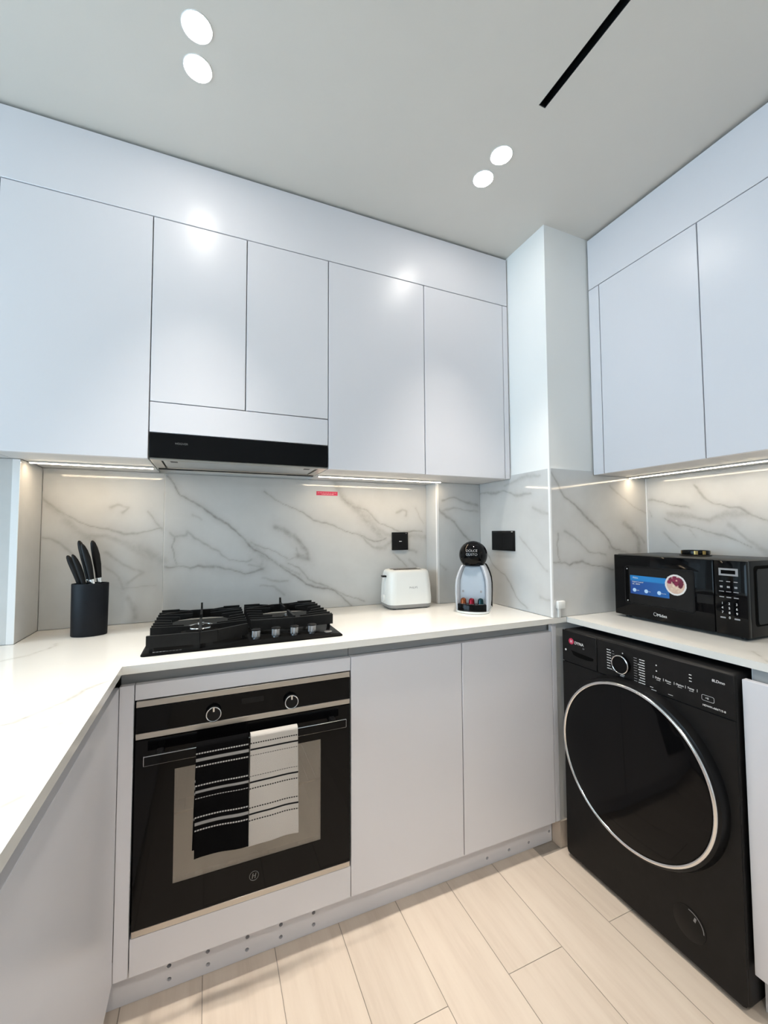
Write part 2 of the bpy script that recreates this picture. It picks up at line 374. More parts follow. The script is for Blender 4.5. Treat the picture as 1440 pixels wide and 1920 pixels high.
# ------------------------------------------------------------------ the setting
ZC, ZU, ZT, ZD = 2.538, 1.4923, .9073, .108
def wallbox(name, *boxes, m_='plaster'):
    b_ = B()
    for x in boxes: b_.box(*x)
    return props(b_.build(name, m_), kind='structure')
XL, YF, XR = WX, -4.2, 2.0265
wall_back = wallbox('wall_back', (XL, 2.3, .574, .70, 0, 2.75))
pier_left = wallbox('wall_back_left', (XL, -.394, .379, .574, 0, ZC))
pier_right = wallbox('wall_back_right', (1.199, 1.4474, .464, .574, 0, ZC))
column = wallbox('wall_corner', (1.4474, XR+.14, -.0097, .574, ZT+.001, ZC), (1.481, XR+.14, .012, .574, 0, ZT-.024))
wall_right = wallbox('wall_right', (XR, XR+.14, YF, -.0097, 0, 2.75))
wall_front = wallbox('wall_front', (XL, XR, YF-.12, YF, 0, 2.75))
wall_left = wallbox('wall_left', (XL-.12, XL, YF-.12, WY0, 0, 2.75), (XL-.12, XL, WY1, .70, 0, 2.75), (XL-.12, XL, WY0, WY1, 0, WZ0), (XL-.12, XL, WY0, WY1, WZ1, 2.75))
b_ = B(); w0, w1 = XL-.09, XL-.04
for y in (WY0, (WY0+WY1)/2-.03, WY1-.06): b_.box(w0, w1, y, y+.06, WZ0, WZ1)
for z in (WZ0, WZ1-.06): b_.box(w0, w1, WY0, WY1, z, z+.06)
win = props(b_.build('window_1', 'trim'), kind='structure')
for y0, y1 in ((WY0+.06, (WY0+WY1)/2-.03), ((WY0+WY1)/2+.03, WY1-.06)): B().box(XL-.068, XL-.062, y0, y1, WZ0+.06, WZ1-.06).build('pane', 'windowglass', win)
# ceiling with the slot of the air diffuser left open
SX0, SX1, SY0, SY1 = 1.0715, 1.0965, -2.3, -.379
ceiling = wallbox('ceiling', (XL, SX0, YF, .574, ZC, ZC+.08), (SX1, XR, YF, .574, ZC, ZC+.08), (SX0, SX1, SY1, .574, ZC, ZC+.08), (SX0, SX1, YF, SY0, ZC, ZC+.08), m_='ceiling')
floor = wallbox('floor', (XL, XR, YF, .574, -.08, -.0015), m_='joint')
# floor planks, 0.2 x 1.2 m laid half-bond, 2 mm joints
pool = {}
for i in range(-16, 9):
    x0 = .374+.2*(i-1); x1 = x0+.2
    off = -.29 if i % 2 == 0 else -.89
    for k in range(-4, 2):
        y0 = max(off+1.2*(k-1), YF); y1 = min(off+1.2*k, .12)
        xa, xb = max(x0, XL), min(x1, XR)
        if y1-y0 < .02 or xb-xa < .02: continue
        if xa >= 1.55 and y0 > -.7: continue
        yb_ = y1 if xb < 1.47 else min(y1, .0)
        key = (round(xb-xa, 3), round(yb_-y0, 3))
        c_ = Vector(((xa+xb)/2, (y0+yb_)/2, 0))
        if key not in pool:
            hx, hy = (xb-xa)/2-.0009, (yb_-y0)/2-.0009
            o = B().box(-hx, hx, -hy, hy, -.0013, 0, .0005, 1).build('plank', 'floor', floor, local=True); pool[key] = o.data
        else:
            o = bpy.data.objects.new('plank', pool[key]); COL.objects.link(o); o.parent = floor
        o.matrix_basis = worldm(floor).inverted() @ Matrix.Translation(c_)
# splashback tiles
ZTT = ZU-.0015
slab('tile', [(-.384, .0062, ZT+.001, ZTT)], FY, .565, .574, .004, 'back', 'tile', wall_back)
slab('tile', [(.0098, 1.1905, ZT+.001, ZTT)], FY, .565, .574, .004, 'back', 'tile', wall_back)
B().box(.0060, .0100, .5664, .5738, ZT+.001, ZTT).build('grout_line', 'grout', wall_back)
slab('tile', [(.372, .564, ZT+.001, ZTT)], FX, -.3855, -.394, .006, None, 'tile', pier_left)
slab('tile', [(-1.25, -.404, ZT+.001, ZTT)], FY, .370, .379, .006, None, 'tile', pier_left)
slab('tile', [(.468, .564, ZT+.001, ZTT)], FX, 1.1905, 1.199, .006, None, 'tile', pier_right)
slab('tile', [(1.2, 1.4406, ZT+.001, ZTT)], FY, .4552, .464, .004, 'pier', 'tile', pier_right)
slab('tile', [(-.0060, .2195, ZT+.001, 1.5085), (.2195, .4548, ZT+.001, ZTT)], FX, 1.4414, 1.4474, .004, 'colleft', 'tile', column)
slab('tile', [(1.4480, 1.6835, ZT+.001, 1.5085), (1.6835, 2.018, ZT+.001, ZTT)], FY, -.0157, -.0097, .004, 'colfront', 'tile', column)
slab('tile', [(-1.3, -.0165, ZT+.001, ZTT)], FX, 2.0185, 2.0265, .005, 'right', 'tile', wall_right)
for k_, bx in enumerate([(-.4045, -.3850, .3690, .3715, ZT+.001, ZTT), (1.1900, 1.1995, .4545, .4675, ZT+.001, ZTT), (1.4406, 1.4478, -.0164, -.0062, ZT+.001, 1.5086),
                         (1.4413, 1.6835, -.0157, -.0097, 1.5087, 1.5103), (2.0140, 2.0190, -.0205, -.0160, ZT+.001, ZTT)]):
    props(B().box(*bx).build('trim_%d' % (k_+1), 'trim'), kind='structure')
props(B().prism([(1.473, .004), (1.60, .004), (1.60, .0115), (1.4805, .0115), (1.4805, .047), (1.473, .047)], FZ, 0, .10).build('baseboard_corner', 'floor'), kind='structure')

# ------------------------------------------------------------------ cabinets
YU = .2211; DT = .0185
def door_y(parent, x0, x1, z0, z1, y=YU, name='door', m_='cabinet'): return B().box(x0, x1, y, y+DT, z0, z1, .0012, 1).build(name, m_, parent)
def door_x(parent, y0, y1, z0, z1, x, name='door', m_='cabinet'): return B().box(x, x+DT, y0, y1, z0, z1, .0012, 1).build(name, m_, parent)
ZD1 = 2.3004
def upper(label, x0, x1, doors, z0=ZU, filler=None, fy=None):
    t_ = root('wall_cabinet', ((x0+x1)/2, .40, z0), label, 'cabinet', 'handleless wall cabinets along the back wall')
    yb_ = .5735 if fy is None else fy
    b_ = B().box(x0+.001, x1-.001, YU+DT+.0015, yb_, z0+.0005, ZD1+.012); b_.build('carcass', 'carcass', t_)
    for a, c in doors: door_y(t_, a, c, z0, ZD1)
    if filler: door_y(t_, filler[0], filler[1], z0, ZD1, name='filler_strip')
    return t_
u = [-.4075, -.0104, .2851, .5844, 1.0004, 1.4131]
g_ = .0015
upper('white wall cabinet cut off by the left edge of the photo', -.90, u[0], [(-.90, u[0]-g_)], fy=.3695)
t_ = upper('wide white wall cabinet left of the range hood, above the knife block', u[0], u[1], [(u[0]+g_, u[1]-g_)], fy=.3695)
B().box(-.384, u[1]-.001, .3705, .5735, ZU+.0005, ZD1+.012).build('carcass', 'carcass', t_)
t_ = upper('short two-door white wall cabinet directly above the range hood', u[1], u[3], [(u[1]+g_, u[2]-g_), (u[2]+g_, u[3]-g_)], z0=1.6828)
door_y(t_, u[1]+g_, u[3]-g_, 1.5815, 1.6798, name='front_panel')
t_ = upper('white wall cabinet right of the range hood, above the red sticker', u[3], u[4], [(u[3]+g_, u[4]-g_)], fy=.5735)
t_ = upper('white wall cabinet beside the corner column, above the coffee machine', u[4], 1.4402, [(u[4]+g_, u[5]-g_)], filler=(u[5]+g_, 1.4402), fy=.4535)
B().box(u[4]+.001, 1.189, .4545, .5735, ZU+.0005, ZD1+.012).build('carcass', 'carcass', t_)
t_ = root('fascia_panel', (.3, .3, ZD1), 'long white fascia panel between the back wall cabinets and the ceiling', 'panel')
B().box(-.90, 1.4402, YU, YU+DT, ZD1+.003, 2.5265, .0012, 1).build('panel_board', 'cabinet', t_)
B().box(-.90, 1.4402, YU+.03, YU+.06, ZD1+.013, ZC-.001).build('shade_backing', 'recess_shade', t_)  # grey sheet painting the shadow gap below the ceiling
XU = 1.6868
def upper_r(label, y0, y1, doors, filler=None):
    t_ = root('wall_cabinet', ((XU+XR)/2, (y0+y1)/2, ZU), label, 'cabinet', 'handleless wall cabinets along the right wall')
    B().box(XU+DT+.0015, XR-.001, y0+.001, y1-.001, ZU+.0005, ZD1+.012).build('carcass', 'carcass', t_)
    for a, c in doors: door_x(t_, a, c, ZU, ZD1, XU)
    if filler: door_x(t_, filler[0], filler[1], ZU, ZD1, XU, 'filler_strip')
r0, r1, r2 = -.0170, -.0685, -.4523
upper_r('pale blue-lit wall cabinet above the microwave, next to the white column', r2, r0, [(r2+g_, r1-g_)], (r1+g_, r0))
upper_r('pale blue-lit wall cabinet cut off by the right edge of the photo', -.90, r2, [(-.90, r2-g_)])
t_ = root('fascia_panel', (XU, -.4, ZD1), 'white fascia panel between the right wall cabinets and the ceiling', 'panel')
B().box(XU, XU+DT, -.90, r0, ZD1+.003, 2.5265, .0012, 1).build('panel_board', 'cabinet', t_)
B().box(XU+.03, XU+.06, -.90, r0, ZD1+.013, ZC-.001).build('shade_backing', 'recess_shade', t_)  # same painted shadow gap along the right run

# base cabinets
OX = .5975
t_ = root('oven_cabinet', (.28, .3, ZD), 'white oven housing with a strip panel above and below the oven', 'cabinet')
door_y(t_, -.0378, -.0035, ZD, .8502, 0, 'filler_strip')
door_y(t_, -.0015, OX+.0015, .8085, .8502, 0, 'top_panel'); door_y(t_, -.0015, OX+.0015, ZD, .2030, 0, 'bottom_panel')
B().box(-.0378, OX+.0015, .026, .034, .8085, .8855).build('recessed_channel', 'recess_shade', t_)
B().box(-.0378, -.0200, .0255, .55, ZD, .8080).build('carcass', 'dark', t_); B().box(-.0195, OX-.002, .0215, .55, ZD, .125).build('carcass', 'carcass', t_)  # left board near-black, painting the shade of the gap beside the oven
d0, d1, d2 = .6007, 1.0218, 1.4464
t_ = root('base_cabinet', (1.03, .3, ZD), 'two-door white base cabinet between the oven and the washing machine', 'cabinet')
door_y(t_, d0, d1-g_, ZD, .8502, 0); door_y(t_, d1+g_, d2, ZD, .8502, 0); door_y(t_, d2+.003, 1.4718, ZD, .8855, .0005, 'filler_strip')
B().box(d0, d2+.002, .026, .034, .8505, .8855).build('recessed_channel', 'recess_shade', t_)
B().box(d0, 1.470, .0355, .458, ZD, .8855).build('carcass', 'carcass', t_)
B().box(d0, 1.470, .0200, .0355, ZD, .8495).build('carcass', 'carcass', t_)
t_ = root('peninsula_base', (-.4, -1, ZD), 'white side base unit under the left worktop, nearest the camera', 'cabinet')
B().box(-.0565, -.0380, -2.1, -.0010, ZD, .8502, .0012, 1).build('side_panel', 'cabinet', t_)
B().box(-.070, -.062, -2.1, .0255, .8502, .8855).build('recessed_channel', 'recess_shade', t_)
B().box(-.72, -.071, -2.1, .36, ZD, .8855).build('carcass', 'carcass', t_)
B().box(-.125, -.107, -2.1, .045, 0, ZD-.001).build('toe_kick', 'cabinet', t_)
XB = 1.487
t_ = root('base_cabinet', (1.75, -.85, ZD), 'white base cabinet at the right edge of the photo, right of the washing machine', 'cabinet')
B().box(XB, XB+DT, -1.08, -.6265, ZD, .8580, .0012, 1).build('door', 'cabinet', t_)
B().box(XB+.040, XB+.046, -1.08, -.6325, .85, .8855).build('recessed_channel', 'recess_shade', t_)
B().box(XB+.047, 2.0, -1.08, -.6265, ZD, .8855).build('carcass', 'carcass', t_); B().box(XB+.022, XB+.046, -1.08, -.6265, ZD, .8495).build('carcass', 'carcass', t_)
B().box(1.530, 1.546, -1.08, -.6265, 0, ZD-.001).build('toe_kick', 'cabinet', t_)

# plinth with drilled holes
def drilled(name, x0, x1, z0, z1, y, th, holes, r_, material, parent):
    o = B().box(x0, x1, y, y+th, z0, z1).build(name, material, parent)
    c_ = B()
    for hx, hz in holes: c_.cyl((hx, y-.01, hz), (0, 1, 0), r_, th+.02, 14)
    k = c_.build('cutter', 'dark', parent); md = o.modifiers.new('b', 'BOOLEAN'); md.object = k; md.operation = 'DIFFERENCE'; md.solver = 'EXACT'
    bpy.context.view_layer.update(); dg = bpy.context.evaluated_depsgraph_get(); me = bpy.data.meshes.new_from_object(o.evaluated_get(dg))
    o.modifiers.clear(); o.data = me; me.name = name
    for f in me.polygons: f.use_smooth = False
    kd = k.data; bpy.data.objects.remove(k); bpy.data.meshes.remove(kd); return o
t_ = root('plinth', (.68, .055, 0), 'white plinth board with drilled holes along the floor under the oven run', 'plinth')
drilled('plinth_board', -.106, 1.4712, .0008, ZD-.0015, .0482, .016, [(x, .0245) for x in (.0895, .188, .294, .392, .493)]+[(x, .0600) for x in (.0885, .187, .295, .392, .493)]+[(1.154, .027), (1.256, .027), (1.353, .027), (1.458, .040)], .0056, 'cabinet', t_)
B().box(-.106, 1.4712, .0652, .0700, .0008, ZD-.0015).build('shade_backing', 'dark', t_)  # near-black sheet, painted shade seen through the drilled holes

# worktops
props(slab('worktop', [(-1.05, -.0299, -2.15, .3685), (-.0299, 1.4402, -.0197, .3685), (-.384, 1.189, .3685, .5645), (1.189, 1.4402, .3685, .4545), (1.4402, 1.5085, -.0197, -.0166)], FZ, ZT, ZT-.0212, .007, 'top', 'stone'),
      'white L-shaped stone worktop carrying the hob and the toaster', 'worktop')
props(slab('worktop', [(1.5105, 2.018, -1.1, -.0162)], FZ, ZT, ZT-.0212, .007, 'top', 'stone'), 'white stone worktop over the washing machine, under the microwave', 'worktop')

# LED strips under the wall cabinets
def led(label, x0, x1, y0, y1, n_w):
    t_ = root('led_strip', ((x0+x1)/2, (y0+y1)/2, ZU), label, 'light')
    B().box(x0, x1, y0, y1, ZU-.0050, ZU-.0002).build('profile', 'aluminium', t_)
    a = .0025
    B().box(x0+a, x1-a, y0+a, y1-a, ZU-.0072, ZU-.0052).build('diffuser', 'led', t_)
    lo = area('led_lamp', ((x0+x1)/2, (y0+y1)/2, ZU-.0085), (0, 0, -1), max(x1-x0-.02, .007), max(y1-y0-.02, .007), n_w, LED_COL)
    mw = worldm(t_).inverted() @ (Matrix.Translation(lo.location) @ lo.rotation_euler.to_matrix().to_4x4()); lo.parent = t_; lo.matrix_basis = mw
led('warm LED strip under the cabinet left of the range hood', -.376, -.014, .402, .416, LED_W*.36)
led('warm LED strip under the cabinets right of the range hood', .592, 1.186, .402, .416, LED_W*.6)
led('warm LED strip under the right wall cabinets, above the microwave', 1.895, 1.909, -.885, -.022, LED_W*.55)

# twin spots
def twin(x, yc, label, power=SPOT_W, spread=SPOT_SPREAD):
    t_ = root('twin_downlight', (x, yc, ZC), label, 'light', 'twin ceiling downlights')
    b_ = B()
    for s_ in (-1, 1): b_.torus((x, yc+s_*.0510, ZC-.0008), (0, 0, 1), .036, .0016, 40, 8)
    b_.build('trim_ring', 'trim', t_)
    for s_ in (-1, 1):
        B().lathe([(.0335, -.0040), (.0335, -.0026), (.030, -.0010)], (x, yc+s_*.0510, ZC+.0012), (0, 0, 1), 36).build('lamp_lens', 'lamp', t_)
        lo = area('spot_lamp', (x, yc+s_*.0510, ZC-.0065), (0, 0, -1), .062, 0, power, SPOT_COL, 'DISK', spread)
        mw = worldm(t_).inverted() @ (Matrix.Translation(lo.location) @ lo.rotation_euler.to_matrix().to_4x4()); lo.parent = t_; lo.matrix_basis = mw
twin(.127, -.143, 'pair of glowing ceiling spots near the upper left, above the hob')
twin(1.0755, -.150, 'pair of glowing ceiling spots right of centre, nearer the corner column')
twin(.127, -1.95, 'added unseen pair of fill spots behind the camera on the left', REAR_FILL_W, 2.2); twin(1.0755, -1.95, 'added unseen pair of fill spots behind the camera on the right', REAR_FILL_W, 2.2)  # added unseen fill lamps that brighten the fronts facing the camera
twin(-1.4, -1.95, 'added unseen pair of fill spots far left in the room', REAR_FILL_W, 2.2)  # another added pair, general fill for the room
t_ = root('air_slot', ((SX0+SX1)/2, -.9, ZC), 'narrow black linear air slot in the ceiling', 'vent')
b_ = B().box(SX0+.0003, SX0+.0023, SY0+.001, SY1-.001, ZC+.0005, ZC+.075).box(SX1-.0023, SX1-.0003, SY0+.001, SY1-.001, ZC+.0005, ZC+.075).box(SX0+.0024, SX1-.0024, SY1-.003, SY1-.001, ZC+.0005, ZC+.075)
b_.build('slot_frame', 'black', t_); B().box(SX0+.003, SX1-.003, SY0+.003, SY1-.004, ZC+.02, ZC+.03).build('baffle', 'dark', t_)
RX, RYm, ZZ = (1, 0, 0), (0, -1, 0), (0, 0, 1)
# ------------------------------------------------------------------ range hood
t_ = root('range_hood', (.287, .34, 1.497), 'built-in range hood with a black glass visor above the gas hob', 'range hood')
hx0, hx1 = -.0070, .5815
o = B().box(hx0-.001, hx1+.001, YU, YU+.0065, 1.4975, 1.5785, .0010, 1).build('visor', 'gloss', t_)
o = text('HOOVER', .0095, (.066, YU-.0003, 1.5475), RX, ZZ, 'lettering', 'dimprint', t_)
b_ = B().box(hx0, hx1, .2290, .2500, 1.4925, 1.5780).box(hx0, hx1, .4250, .4500, 1.4925, 1.5780).box(hx0, hx0+.030, .2505, .4245, 1.4925, 1.5780).box(hx1-.030, hx1, .2505, .4245, 1.4925, 1.5780)
b_.build('housing', 'steel', t_)
B().box(hx0+.034, hx1-.034, .2540, .4210, 1.4960, 1.4990, .001, 1).build('grease_filter', 'aluminium', t_)
B().box(hx0+.0305, hx1-.0305, .2508, .4242, 1.5000, 1.5770).build('motor_box', 'satin', t_)
for x in (.060, .515): B().box(x-.011, x+.011, .268, .292, 1.4945, 1.4958, .0005, 1).build('lamp_cover', 'black', t_)
B().box(hx0+.005, hx1-.005, .4300, .4480, 1.4895, 1.4923).build('rear_strip', 'black', t_)
B().box(.115, .465, .4320, .4460, 1.4880, 1.4894).build('rear_vent', 'steel', t_)

# ------------------------------------------------------------------ gas hob
t_ = root('gas_hob', (.296, .285, ZT), 'black glass gas hob with two cast iron grates set into the worktop', 'hob')
hb = B(); hb.loft([[Vector((u_, v_, z_)) for u_, v_ in roundrect(0+d_, .592-d_, .052+d_, .518-d_, .012, 4)] for z_, d_ in ((ZT+.0003, 0), (ZT+.0035, .0005), (ZT+.0068, .006))])
hb.build('glass_top', 'hobglass', t_)
HZ = ZT+.0068
def bar(b_, pts, w, z0, z1, z0b=None):
    """flat upright bar along a polyline in plan"""
    for (xa, ya), (xb, yb_) in zip(pts, pts[1:]):
        d = Vector((xb-xa, yb_-ya)); n_ = Vector((-d.y, d.x)).normalized()*w/2
        b_.prism([(xa-n_.x, ya-n_.y), (xb-n_.x, yb_-n_.y), (xb+n_.x, yb_+n_.y), (xa+n_.x, ya+n_.y)], FZ, z0, z1)
def grate(x0, x1, cx, cy, front, name_label):
    g = root('grate', (0, 0, 0), None, None); g.parent = t_; g.matrix_basis = worldm(t_).inverted()
    del_keys = [k for k in ('label', 'category') if k in g.keys()]
    for k in del_keys: del g[k]
    z0, z1 = HZ+.013, HZ+.047
    fb = B(); bar(fb, front, .009, z0, z1); fb.build('front_bar', 'iron', g)
    bb = B(); bar(bb, [(x0+.01, .405), (cx-.035, .452), (cx+.035, .452), (x1-.01, .405)], .008, z0+.004, z1); bb.build('back_bar', 'iron', g)
    for s_, xe in ((1, x0), (-1, x1)):
        k_ = B(); xa, xb, xc = xe+s_*.004, xe+s_*.064, xe+s_*.098
        k_.prism([(min(xa, xb), z0+.006), (max(xa, xb), z0+.006), (max(xa, xb), z1), (min(xa, xb), z1)], FY, .486, .494)
        k_.prism([(xb, z0+.018), (xc, z0+.024), (xc, z0+.028), (xb, z1-.003)], FY, .487, .493); k_.build('corner_block', 'iron', g)
    y_start = max(p_[1] for p_ in front)
    for s_, xe in ((1, x0), (-1, x1)):
        for y in (.182, .212, .254, .299, .351, .400, .440):
            if y < y_start+.012: continue
            dy = abs(y-cy); xin = cx-s_*max(.030, math.sqrt(max(.0085-dy*dy, 0)))
            sl = B(); sl.prism([(xe, z0+.002), (xe+s_*.01, z0), (xin, z0+.020), (xin, z1-.004), (xe+s_*.012, z1), (xe, z1)], FY, y-.0035, y+.0035); sl.build('slat', 'iron', g)
    fy_ = min(p_[1] for p_ in front)
    k_ = B(); k_.prism([(fy_+.003, z0), (cy-.03, z0+.022), (cy-.03, z1+.004), (fy_+.003, z1+.006)], FX, cx-.004, cx+.004); k_.build('finger', 'iron', g)
    k_ = B(); k_.prism([(cy+.045, z0+.022), (.480, z0+.01), (.480, z1+.022), (.470, z1+.022), (.462, z1+.004), (cy+.045, z1+.002)], FX, cx-.0035, cx+.0035); k_.build('finger', 'iron', g)
    for fx, fy in ((x0+.015, front[0][1]+.006), (x1-.015, front[-1][1]+.006), (x0+.02, .49), (x1-.02, .49)): B().box(fx-.005, fx+.005, fy-.004, fy+.004, HZ, z0+.010).build('foot', 'black', g)
grate(.010, .2945, .152, .290, [(.013, .070), (.152, .062), (.200, .075), (.292, .128)], '')
grate(.3045, .5880, .449, .322, [(.306, .166), (.449, .160), (.586, .166)], '')
def burner(cx, cy, R_, nm):
    b_ = B().lathe([(R_*1.45, 0), (R_*1.40, .004), (R_*1.1, .006), (R_*1.05, .013), (R_*.9, .014)], (cx, cy, HZ+.0002), ZZ, 40); bo = b_.build(nm, 'enamelblack', t_)
    B().torus((cx, cy, HZ+.0165), ZZ, R_*.95, .0030, 48, 8).build('flame_ring', 'chrome', bo)
    B().lathe([(R_*.82, 0), (R_*.82, .003), (R_*.6, .007), (R_*.2, .0085)], (cx, cy, HZ+.0145), ZZ, 40).build('burner_cap', 'enamelblack', bo)
    B().lathe([(R_*.26, 0), (R_*.26, .006), (R_*.18, .008)], (cx, cy, HZ+.0232), ZZ, 24).build('inner_cap', 'chrome', bo)
burner(.152, .290, .044, 'wok_burner'); burner(.449, .322, .030, 'small_burner')
for kx in (.317, .379, .439, .498):
    prof = [(.0115, 0), (.0115, .004), (.0135, .006), (.0135, .026)]
    kb = B(); ns = 48
    rings = [[Vector((kx+r_*(1-.06*(i % 2)*(h > .005))*math.cos(2*math.pi*i/ns), .108+r_*(1-.06*(i % 2)*(h > .005))*math.sin(2*math.pi*i/ns), HZ+.0003+h)) for i in range(ns)] for r_, h in prof]
    ko = kb.loft(rings).build('knob', 'knobmetal', t_, smooth=15)
    B().lathe([(.0148, 0), (.0148, .003), (.012, .0045)], (kx, .108, HZ+.0266), ZZ, 32).build('knob_cap', 'black', ko)
B().lathe([(.0135, 0), (.0135, .0012), (.012, .0018)], (.553, .104, HZ+.0003), ZZ, 32).build('badge', 'aluminium', t_)
pr = B()
for i in range(9): pr.box(.030+.0085*i, .0365+.0085*i, .0635, .0660, HZ+.0001, HZ+.0005)
for i in range(4): pr.box(.030+.0085*i, .0375+.0085*i, .0680, .0695, HZ+.0001, HZ+.0005)
pr.build('maker_print', 'greyprint', t_)

# ------------------------------------------------------------------ oven
t_ = root('oven', (.2985, .25, .205), 'black glass built-in oven with steel trims under the hob', 'oven')
OY = -.003
B().box(.002, OX-.002, OY, .018, .7895, .8065, .0012, 1).build('top_trim', 'steel', t_)
cp = B().box(.002, OX-.002, OY, .018, .7225, .7890, .0010, 1).build('control_panel', 'gloss', t_)
B().box(.002, OX-.002, OY, .018, .7060, .7220, .0010, 1).build('middle_trim', 'steel', t_)
wx0, wx1, wz0, wz1 = .0965, .5015, .313, .6135
dr = B().box(.002, wx0, OY, .018, .2225, .7035).box(wx1, OX-.002, OY, .018, .2225, .7035).box(wx0, wx1, OY, .018, .2225, wz0).box(wx0, wx1, OY, .018, wz1, .7035).build('door', 'gloss', t_)
B().box(wx0, wx1, OY+.0008, OY+.0048, wz0, wz1).build('window_pane', 'ovenglass', dr)
B().box(.002, OX-.002, OY, .018, .2055, .2220, .0010, 1).build('bottom_trim', 'steel', t_)
cv = B().box(.075, .080, .0190, .42, .290, .640).box(.518, .523, .0190, .42, .290, .640).box(.0805, .5175, .415, .42, .290, .640).box(.0805, .5175, .0190, .4145, .290, .295).box(.0805, .5175, .0190, .4145, .635, .640).build('cavity', 'enamel', t_)
rk = B()
for i in range(17): x = .095+.0255*i; rk.box(x-.0013, x+.0013, .045, .39, .4625, .4650)
for y in (.045, .39): rk.box(.081, .517, y-.003, y+.003, .4651, .4700)
rk.build('wire_rack', 'chrome', t_)
B().box(.0025, .0740, .0195, .50, .2055, .8065).box(.5235, OX-.0025, .0195, .50, .2055, .8065).box(.0745, .5230, .0195, .50, .6405, .8065).box(.0745, .5230, .0195, .50, .2055, .2895).build('body', 'dark', t_)
for kx, kz in ((.1925, .7475), (.4085, .7465)):
    ko = B().lathe([(.0190, 0), (.0185, .014), (.0165, .0165)], (kx, OY-.0002, kz), (0, -1, 0), 40).build('knob', 'black', t_)
    B().torus((kx, OY-.0150, kz), (0, -1, 0), .0188, .0016, 48, 8).build('knob_ring', 'chrome', ko)
    B().box(kx-.0022, kx+.0022, OY-.0185, OY-.0170, kz+.008, kz+.0205).build('pointer', 'chrome', ko)
B().box(.267, .330, OY-.0004, OY-.0001, .7575, .7730).build('display', 'satin', cp)
hd = B().box(.0265, .5695, -.0500, -.0400, .6565, .6812, .0010, 1).build('handle', 'chrome', t_)
B().box(.0280, .5680, -.0512, -.0501, .6582, .6797).build('handle_face', 'gloss', hd)
for x in (.062, .534): B().box(x-.008, x+.008, -.0398, OY-.0001, .6600, .6780, .002, 1).build('handle_mount', 'black', hd)
em = B().torus((.3065, OY-.0006, .2685), (0, -1, 0), .0125, .0009, 40, 6)
for dx in (-.0038, .0038): em.prism([(.3065+dx-.0012-.0012, .2615), (.3065+dx+.0012-.0012, .2615), (.3065+dx+.0012+.0012, .2755), (.3065+dx-.0012+.0012, .2755)], FY, OY-.0009, OY-.0002)
em.prism([(.3035, .2675), (.3100, .2682), (.3100, .2700), (.3035, .2693)], FY, OY-.0009, OY-.0002); em.build('emblem', 'dimprint', dr)

# ------------------------------------------------------------------ tea towels
def towel(label, x0, x1, zbot, zback, dark, groups, seed, splay):
    nx = 140; pts = []
    n1 = int((.684-zbot)/.0016)
    for i in range(n1+1): pts.append((-.0565, zbot+(.684-zbot)*i/n1))
    for i in range(1, 12): a = math.pi*i/12; pts.append((-.0452-.0113*math.cos(a), .6835+.0062*math.sin(a)))
    for i in range(60): pts.append((-.0339, .684-(.684-zback)*i/59))
    ns = len(pts); co = []; colr = []
    rg = np.random.default_rng(seed)
    base = (.004, .004, .0045) if dark else (.56, .53, .50); ink = (.62, .61, .60) if dark else (.010, .010, .012)
    for si, (y, z) in enumerate(pts):
        for i in range(nx+1):
            f = i/nx; drop = min(1, max(0, (.684-z)/.28)); front = si <= n1
            x = x0+(x1-x0)*f + (splay*(f-.5)*2*drop*.006 if front else -.004*drop-.003*drop*(1-f))
            yy = y + (drop*(.0040*math.sin(f*5.0+seed)+.0008*math.sin(f*11+2*seed)) if front else drop*.003*math.sin(f*6+1+seed)) - (.002*drop if front else 0)
            zz = z + (drop*.004*math.sin(math.pi*f*1.15) if front else 0)
            co.append((x, yy, zz)); c = base
            zz0 = z
            for gz in groups:
                d = zz0-gz
                if abs(d) < (.0036 if dark else .0023): c = (tuple(.55*q for q in ink) if dark else ink)
                elif abs(abs(d)-.0165) < (.0015 if dark else .0012) and (i % 7 < 5): c = ink
            colr.append((*c, 1))
    faces = [(s_*(nx+1)+i, s_*(nx+1)+i+1, (s_+1)*(nx+1)+i+1, (s_+1)*(nx+1)+i) for s_ in range(ns-1) for i in range(nx)]
    org = Vector(((x0+x1)/2, -.045, zbot)); me = bpy.data.meshes.new('tea_towel'); me.from_pydata([tuple(Vector(c)-org) for c in co], [], faces)
    a = me.color_attributes.new('col', 'FLOAT_COLOR', 'POINT'); a.data.foreach_set('color', np.array(colr, np.float32).ravel())
    for f in me.polygons: f.use_smooth = True
    o = mesh_obj('tea_towel', me, 'towel'); o.location = org
    md = o.modifiers.new('thickness', 'SOLIDIFY'); md.thickness = .0030; md.offset = 0
    return props(o, label, 'towel')
towel('black tea towel with white stripes hanging on the oven handle', .1500, .2835, .397, .405, True, (.6500, .5675, .4850), 1, .2)
towel('white tea towel with thin black stripes hanging on the oven handle', .2885, .4195, .392, .405, False, (.6510, .5615, .4770), 3, .6)

